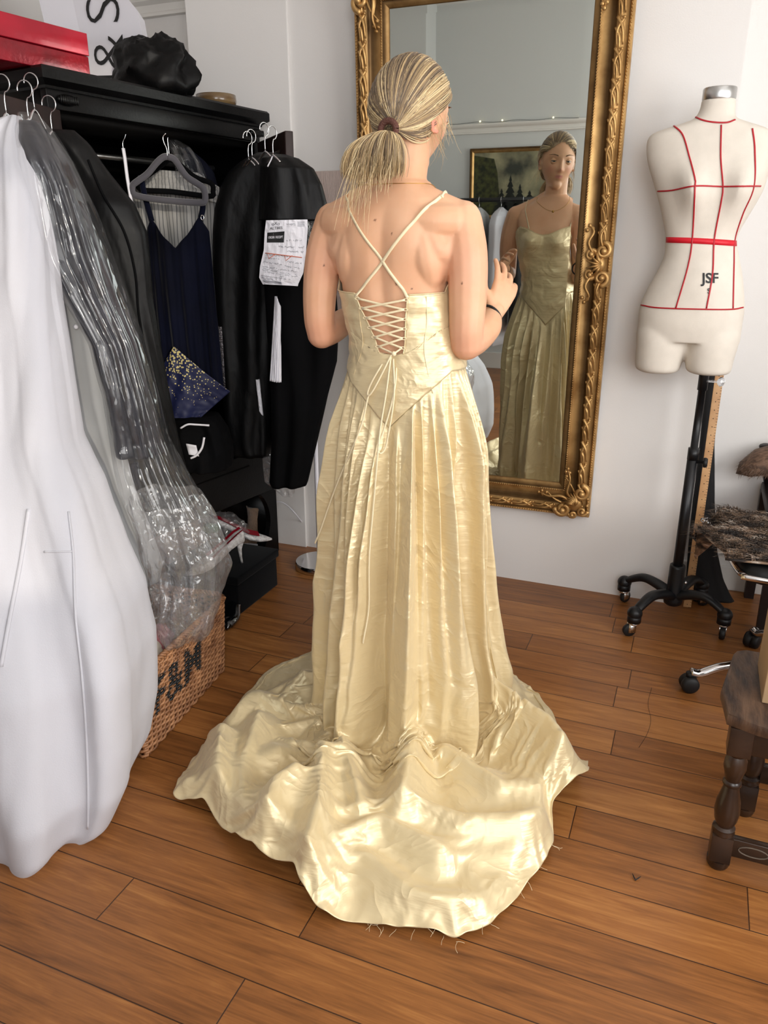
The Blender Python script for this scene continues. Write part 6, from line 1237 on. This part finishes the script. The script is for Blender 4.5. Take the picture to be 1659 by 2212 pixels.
for i, th in enumerate(TH):
    zs_ = zbot(th); sp = tpt(th, zs_, .006); pts = [sp]; r0 = math.hypot(sp[0], sp[1]); c, s = math.cos(th), math.sin(th)
    for z in np.linspace(zs_-.02, .03, 26):
        k = min(1, (zs_-z)/.075); r = lerp(r0, env(th, z), k**.5); pts.append(np.array([r*c, r*s, z]))
    rf = math.hypot(pts[-1][0], pts[-1][1]); H_ = max(hemr(th), rf+.02)
    for q in np.linspace(0, 1, 12)[1:]: r = lerp(rf, H_, q); pts.append(np.array([r*c, r*s, .012]))
    A = np.array(pts); L_ = np.concatenate([[0], np.cumsum(np.linalg.norm(np.diff(A, axis=0), axis=1))]); PATHL[i] = L_[-1]
    for k in range(3): P0[:, i, k] = np.interp(np.linspace(0, L_[-1], NV), L_, A[:, k])
S_ = np.linspace(0, 1, NV)[:, None]; TT = TH[None, :]
# radial / tangential folds laid in before settling
def ridges(n, seed, sharp):
    r = np.random.RandomState(seed); a = np.sort(r.rand(n)*2*PI+0); w_ = r.uniform(.6, 1.3, n); out = np.zeros(NU)
    ph = np.cumsum(np.concatenate([[0], r.uniform(.5, 1.5, n)])); ph = ph/ph[-1]*2*PI; x = np.interp(TH, np.concatenate([ph[:-1], [2*PI]]), np.arange(n+1)); f = x-np.floor(x); amp = r.uniform(.6, 1.3, n+1); amp[-1] = amp[0]
    return (np.cos(2*PI*f)*.5+.5)**sharp*np.interp(x, np.arange(n+1), amp)-.4
KN = sorted([(205, 1), (225, .35), (240, .85), (248, .5), (260, 1), (274, 0), (287, 1), (296, .45), (310, .8), (321, 1.15), (329, -.05), (343, .9), (357, .3), (12, 1), (35, .1), (55, .9), (78, .2), (95, 1), (115, .1), (135, .9), (155, .1), (172, .8), (190, .35)])
ka = np.array([k[0] for k in KN]+[KN[0][0]+360.]); kv = np.array([k[1] for k in KN]+[KN[0][1]]); dg_ = (np.degrees(TH)-ka[0]) % 360+ka[0]; ki = np.clip(np.searchsorted(ka, dg_, 'right')-1, 0, len(ka)-2); kt = (dg_-ka[ki])/(ka[ki+1]-ka[ki]); kt = kt*kt*(3-2*kt)
big = kv[ki]*(1-kt)+kv[ki+1]*kt-1.0; mid = ridges(34, 9, 1.2); small = ridges(62, 2, 1.0)
hang = np.clip((P0[:, :, 2])/.25, 0, 1); DL = S_*PATHL[None, :]
ampB = .130*np.clip((DL-.02)/.45, 0, 1)**.7*(.35+.65*hang); ampM = .042*np.clip(DL/.06, 0, 1)*np.exp(-((DL-.10)/.26)**2)+.010*hang+.006*hang*0; ampS = .016*np.clip(DL/.02, 0, 1)*np.exp(-(DL/.12)**2)
drift = .05*np.sin(TT*2+1)*(S_-.5)
def sh(row, d): return np.interp((TH[None, :]+d) % (2*PI), np.append(TH, 2*PI), np.append(row, row[0]))
crk = np.array([[mnoise.noise(Vector((2.2*math.cos(t)*3, 2.2*math.sin(t)*3, d*3.1)))*.6+.9*abs(mnoise.noise(Vector((math.cos(t)*7, math.sin(t)*7, d*9+t)))) for t, d in zip(TH, row)] for row in DL])
F_ = -.030*crk*np.clip(DL/.12, 0, 1)*hang+ampB*sh(big, drift)+ampM*sh(mid, drift*.5)+ampS*small[None, :]
nx = np.cos(TT)*np.ones_like(S_); ny = np.sin(TT)*np.ones_like(S_); onfl = 1-np.clip(P0[:, :, 2]/.12, 0, 1)
X = P0.copy(); X[:, :, 0] += nx*F_*(1-onfl); X[:, :, 1] += ny*F_*(1-onfl)
nz_ = np.array([[mnoise.noise(Vector((X[j, i, 0]*7, X[j, i, 1]*7, 3.3)))+.5*abs(mnoise.noise(Vector((X[j, i, 0]*15, X[j, i, 1]*15, 9))))+.35*abs(mnoise.noise(Vector((X[j, i, 0]*4, X[j, i, 1]*9, 21)))) for i in range(NU)] for j in range(NV)])
nq_ = np.array([[mnoise.noise(Vector((X[j, i, 0]*12+9, X[j, i, 1]*12, X[j, i, 2]*12))) for i in range(NU)] for j in range(NV)])
rad_ = np.hypot(X[:, :, 0], X[:, :, 1]); hemf = np.clip((hr2.max()*0+np.array([hemr(t) for t in TH])[None, :]-rad_)/.10, 0, 1)
X[:, :, 2] += onfl*(.022+.050*np.clip(nz_+.15, 0, 1)*hemf+.055*np.clip(sh(big, 0)+.9, 0, 1.4)*np.exp(-((rad_-.36)/.16)**2))
X[:, :, 0] += nq_*.006*np.clip(DL/.3, 0, 1); X[:, :, 1] += nq_*.006*np.clip(DL/.3, 0, 1)
X[0] = P0[0]
RIDG = [([(1035, 1500), (1120, 1560), (1180, 1600), (1250, 1690)], .15, .060), ([(880, 1520), (890, 1640), (870, 1740)], .12, .050), ([(640, 1690), (600, 1720), (560, 1800), (505, 1820)], .12, .050), ([(700, 1640), (690, 1760), (645, 1900)], .11, .045),
        ([(650, 1920), (720, 1830), (820, 1790), (950, 1850)], .075, .045), ([(480, 1590), (470, 1700), (480, 1790)], .09, .045), ([(870, 1750), (1000, 1790), (1120, 1790), (1190, 1770)], .085, .045), ([(780, 1850), (900, 1950), (1050, 1960)], .05, .05),
        ([(385, 1670), (420, 1730)], .05, .035), ([(960, 1640), (1080, 1720), (1220, 1720)], .085, .05), ([(740, 1620), (780, 1760)], .09, .04), ([(1000, 1860), (1120, 1850), (1180, 1830)], .045, .04), ([(560, 1560), (520, 1680), (540, 1860)], .07, .05)]
RG = [([np.array(atz(u, v, h_*.8))-WO for u, v in p], h_*1.35, w_*.95) for p, h_, w_ in RIDG]
def support(x, y):
    out = np.zeros_like(x)
    for p, h_, w_ in RG:
        best = np.full_like(x, 9.)
        for a, b_ in zip(p[:-1], p[1:]):
            d = b_-a; L2 = d[0]**2+d[1]**2; t = np.clip(((x-a[0])*d[0]+(y-a[1])*d[1])/L2, 0, 1); best = np.minimum(best, np.hypot(x-a[0]-t*d[0], y-a[1]-t*d[1]))
        out = np.maximum(out, h_*np.clip(1-best/(2.0*w_), 0, 1))
    a_ = np.arctan2(y, x); hr = np.interp(a_, ha2, hr2); r_ = np.hypot(x, y); a_ = np.arctan2(y, x) % (2*PI); bg = np.interp(a_, TH, big+1.0, period=2*PI); rr_ = np.clip(1.25-(r_-.40)/.30, 0, 1)
    out = np.maximum(out, .085*np.clip(bg, 0, 1.2)*np.clip(rr_, 0, 1)*np.clip((r_-.30)/.12, 0, 1))
    for kx, ky, wx, wy, ph_, hh in ((9, 5, 5, -3, 1, .052), (-7, 11, 4, 6, 2.2, .046), (13, -3, -5, 7, .4, .042), (4, -17, 8, 3, 3.1, .036), (-21, -9, 6, 9, 1.7, .026)):
        out = np.maximum(out, hh*(1-1.35*np.abs(np.sin(kx*x+ky*y+1.5*np.sin(wx*x+wy*y+ph_)+ph_))))
    return .0045+out*np.clip((hr-np.hypot(x, y))/.05, 0.05, 1)
def settle(X, steps=90, iters=10, exh=1.10, exv=1.035, bend=.25):
    NV, NU = X.shape[:2]; V = np.zeros_like(X); base = X.copy()
    rest_h = np.linalg.norm(np.roll(X, -1, 1)-X, axis=2); s_ = np.linspace(0, 1, NV)[:, None]; fl_m = np.clip(1-X[:, :, 2]/.2, 0, 1); rest_h = rest_h*(1+(exh-1)*np.clip(s_*6, 0, 1)+.10*fl_m); rest_v = np.linalg.norm(X[1:]-X[:-1], axis=2); floorr = (base[1:, :, 2] < .10); rest_v = rest_v*np.where(floorr, exv+.09, 1.0+ (exv-1)*.3)
    d1 = np.linalg.norm(np.roll(X, -1, 1)[1:]-X[:-1], axis=2)*1.01; d2 = np.linalg.norm(X[1:]-np.roll(X, -1, 1)[:-1], axis=2)*1.01
    bh = np.linalg.norm(np.roll(X, -2, 1)-X, axis=2); bv = np.linalg.norm(X[2:]-X[:-2], axis=2)
    hem0 = base[-1].copy(); dt = 1/60; desr = np.hypot(X[:, :, 0], X[:, :, 1])
    w_ = np.ones((NV, NU, 1)); w_[0] = 0
    def con(A, B, L0, wa, wb, k):
        d = B-A; l = np.linalg.norm(d, axis=-1, keepdims=True)+1e-9; c = k*(l-L0[..., None])/l/(wa+wb+1e-9)*d; return wa*c, -wb*c
    for st in range(steps):
        V[:, :, 2] -= 9.8*dt; V *= .965; Pp = X.copy(); X = X+V*dt; X[0] = base[0]
        for it in range(iters):
            for par in (0, 1):
                a = np.arange(par, NU, 2); b_ = (a+1) % NU; ca, cb = con(X[:, a], X[:, b_], rest_h[:, a], w_[:, a], w_[:, b_], .8); X[:, a] += ca; X[:, b_] += cb
                a = np.arange(par, NV-1, 2); ca, cb = con(X[a], X[a+1], rest_v[a], w_[a], w_[a+1], 1.0); X[a] += ca; X[a+1] += cb
            for par in (0, 1):
                a = np.arange(par, NV-1, 2); Y = np.roll(X, -1, 1); ca, cb = con(X[a], Y[a+1], d1[a], w_[a], w_[a+1], .25); X[a] += ca; T = np.zeros_like(X); T[a+1] = cb; X += np.roll(T, 1, 1)
                Y = np.roll(X, -1, 1); ca, cb = con(X[a+1], Y[a], d2[a], w_[a+1], w_[a], .25); X[a+1] += ca; T = np.zeros_like(X); T[a] = cb; X += np.roll(T, 1, 1)
            if it % 3 == 0:
                for par in range(4):
                    a = np.arange(par, NU-NU % 4, 4); b_ = (a+2) % NU; ca, cb = con(X[:, a], X[:, b_], bh[:, a], w_[:, a], w_[:, b_], bend); X[:, a] += ca; X[:, b_] += cb
                    a = np.arange(par, NV-2, 4); ca, cb = con(X[a], X[a+2], bv[a], w_[a], w_[a+2], bend); X[a] += ca; X[a+2] += cb
            X[0] = base[0]
            # petticoat inside, soft outer envelope, floor
            r = np.hypot(X[:, :, 0], X[:, :, 1])+1e-9; lo = (desr-.014)*np.clip((X[:, :, 2]-.03)/.10, 0, 1); lo[:3] = 0; hi = np.where(X[:, :, 2] > .10, desr+.020, 9)
            t = np.clip(r, np.maximum(lo, .0), np.maximum(hi, lo+.01)); k = 1+(t/r-1)*.5; X[:, :, 0] *= k; X[:, :, 1] *= k
            X[-1, :, :2] += (hem0[:, :2]-X[-1, :, :2])*.15
            if it % 4 == 0: SUP = support(X[:, :, 0], X[:, :, 1])
            X[:, :, 2] = np.maximum(X[:, :, 2], SUP)
        V = (X-Pp)/dt; g = X[:, :, 2] < SUP+.003; V[g] *= .25; sp_ = np.linalg.norm(V, axis=2, keepdims=True); V *= np.minimum(1, 1.5/(sp_+1e-6))
    return X
import time; _t = time.time()
X = settle(X, 64, 8, exh=1.08, exv=1.08, bend=.12)
print('skirt settled in', round(time.time()-_t, 1))
mb = MB(); mb.rings([[tuple(p) for p in row] for row in X.tolist()])
sk = obj('skirt', mb, SILK, wm, local=True, label='gathered gold silk skirt with a long crumpled train', mods=[('SUBSURF', dict(levels=1, render_levels=2)), ('SOLIDIFY', dict(thickness=.0012, offset=0))])

# cords hanging from the lacing, resting on the silk
bvs = BVHTree.FromPolygons([Vector(tuple(p)) for p in (X.reshape(-1, 3)+WO)]+[Vector(tuple(np.array(bod(k/NB, s))+WO)) for s in ss for k in range(NB+1)],
    [(j*NU+i, j*NU+(i+1) % NU, (j+1)*NU+(i+1) % NU, (j+1)*NU+i) for j in range(NV-1) for i in range(NU)]+[(NV*NU+a*(NB+1)+k, NV*NU+a*(NB+1)+k+1, NV*NU+(a+1)*(NB+1)+k+1, NV*NU+(a+1)*(NB+1)+k) for a in range(len(ss)-1) for k in range(NB)])
def cord(pts, name, w_=.0042, seed=0):
    P = []
    for p in smooth_path([(a, c, 0) for a, c in pts], 7):
        h, _ = hit(p[0], p[1], bvs, .006)
        if h is not None and (not P or np.linalg.norm(h-P[-1]) < .25): P.append(h)
    for _ in range(14): P = [P[0]]+[(P[i-1]+P[i]*2+P[i+1])/4+np.array([0, -.0003, 0]) for i in range(1, len(P)-1)]+[P[-1]]
    return ribbon(P, w_, RB, name, wm, local=False, th=.0010)
cord([(846, 755), (826, 790), (804, 830), (797, 852), (806, 850), (826, 812), (848, 766)], 'lace_end')
cord([(856, 756), (860, 800), (852, 862), (832, 925), (816, 965), (820, 980), (834, 966), (848, 905), (856, 840), (852, 775)], 'lace_end')
cord([(800, 850), (790, 890), (768, 950), (735, 1030), (708, 1105), (688, 1165), (665, 1220)], 'lace_end')
cord([(846, 770), (838, 850), (822, 930), (812, 1010), (803, 1110), (794, 1210), (796, 1300), (790, 1345), (781, 1388)], 'lace_end')
# frayed raw hem
fz_ = MB(); rs = np.random.RandomState(77); E_ = X[-1]+WO
for k in range(150):
    i = rs.randint(NU); p = E_[i]
    if not (-.50 < p[0] < -.15 and p[1] < 1.45): continue
    o_d = (p-WO)*[1, 1, 0]; o_d /= np.linalg.norm(o_d); q = p+rs.normal(size=3)*[.004, .004, 0]; P = [q]; v_ = o_d+rs.normal(size=3)*[.8, .8, 0]
    for _ in range(4): v_ = v_+rs.normal(size=3)*[.4, .4, 0]; P.append(P[-1]+v_/np.linalg.norm(v_)*rs.uniform(.003, .007)); P[-1][2] = max(.0015, P[-1][2]-.0012)
    fz_.tube(P, .00035, 3)
fo = obj('frayed_edge', fz_, RB, sk, label='frayed threads of the raw hem'); fo['kind'] = 'stuff'
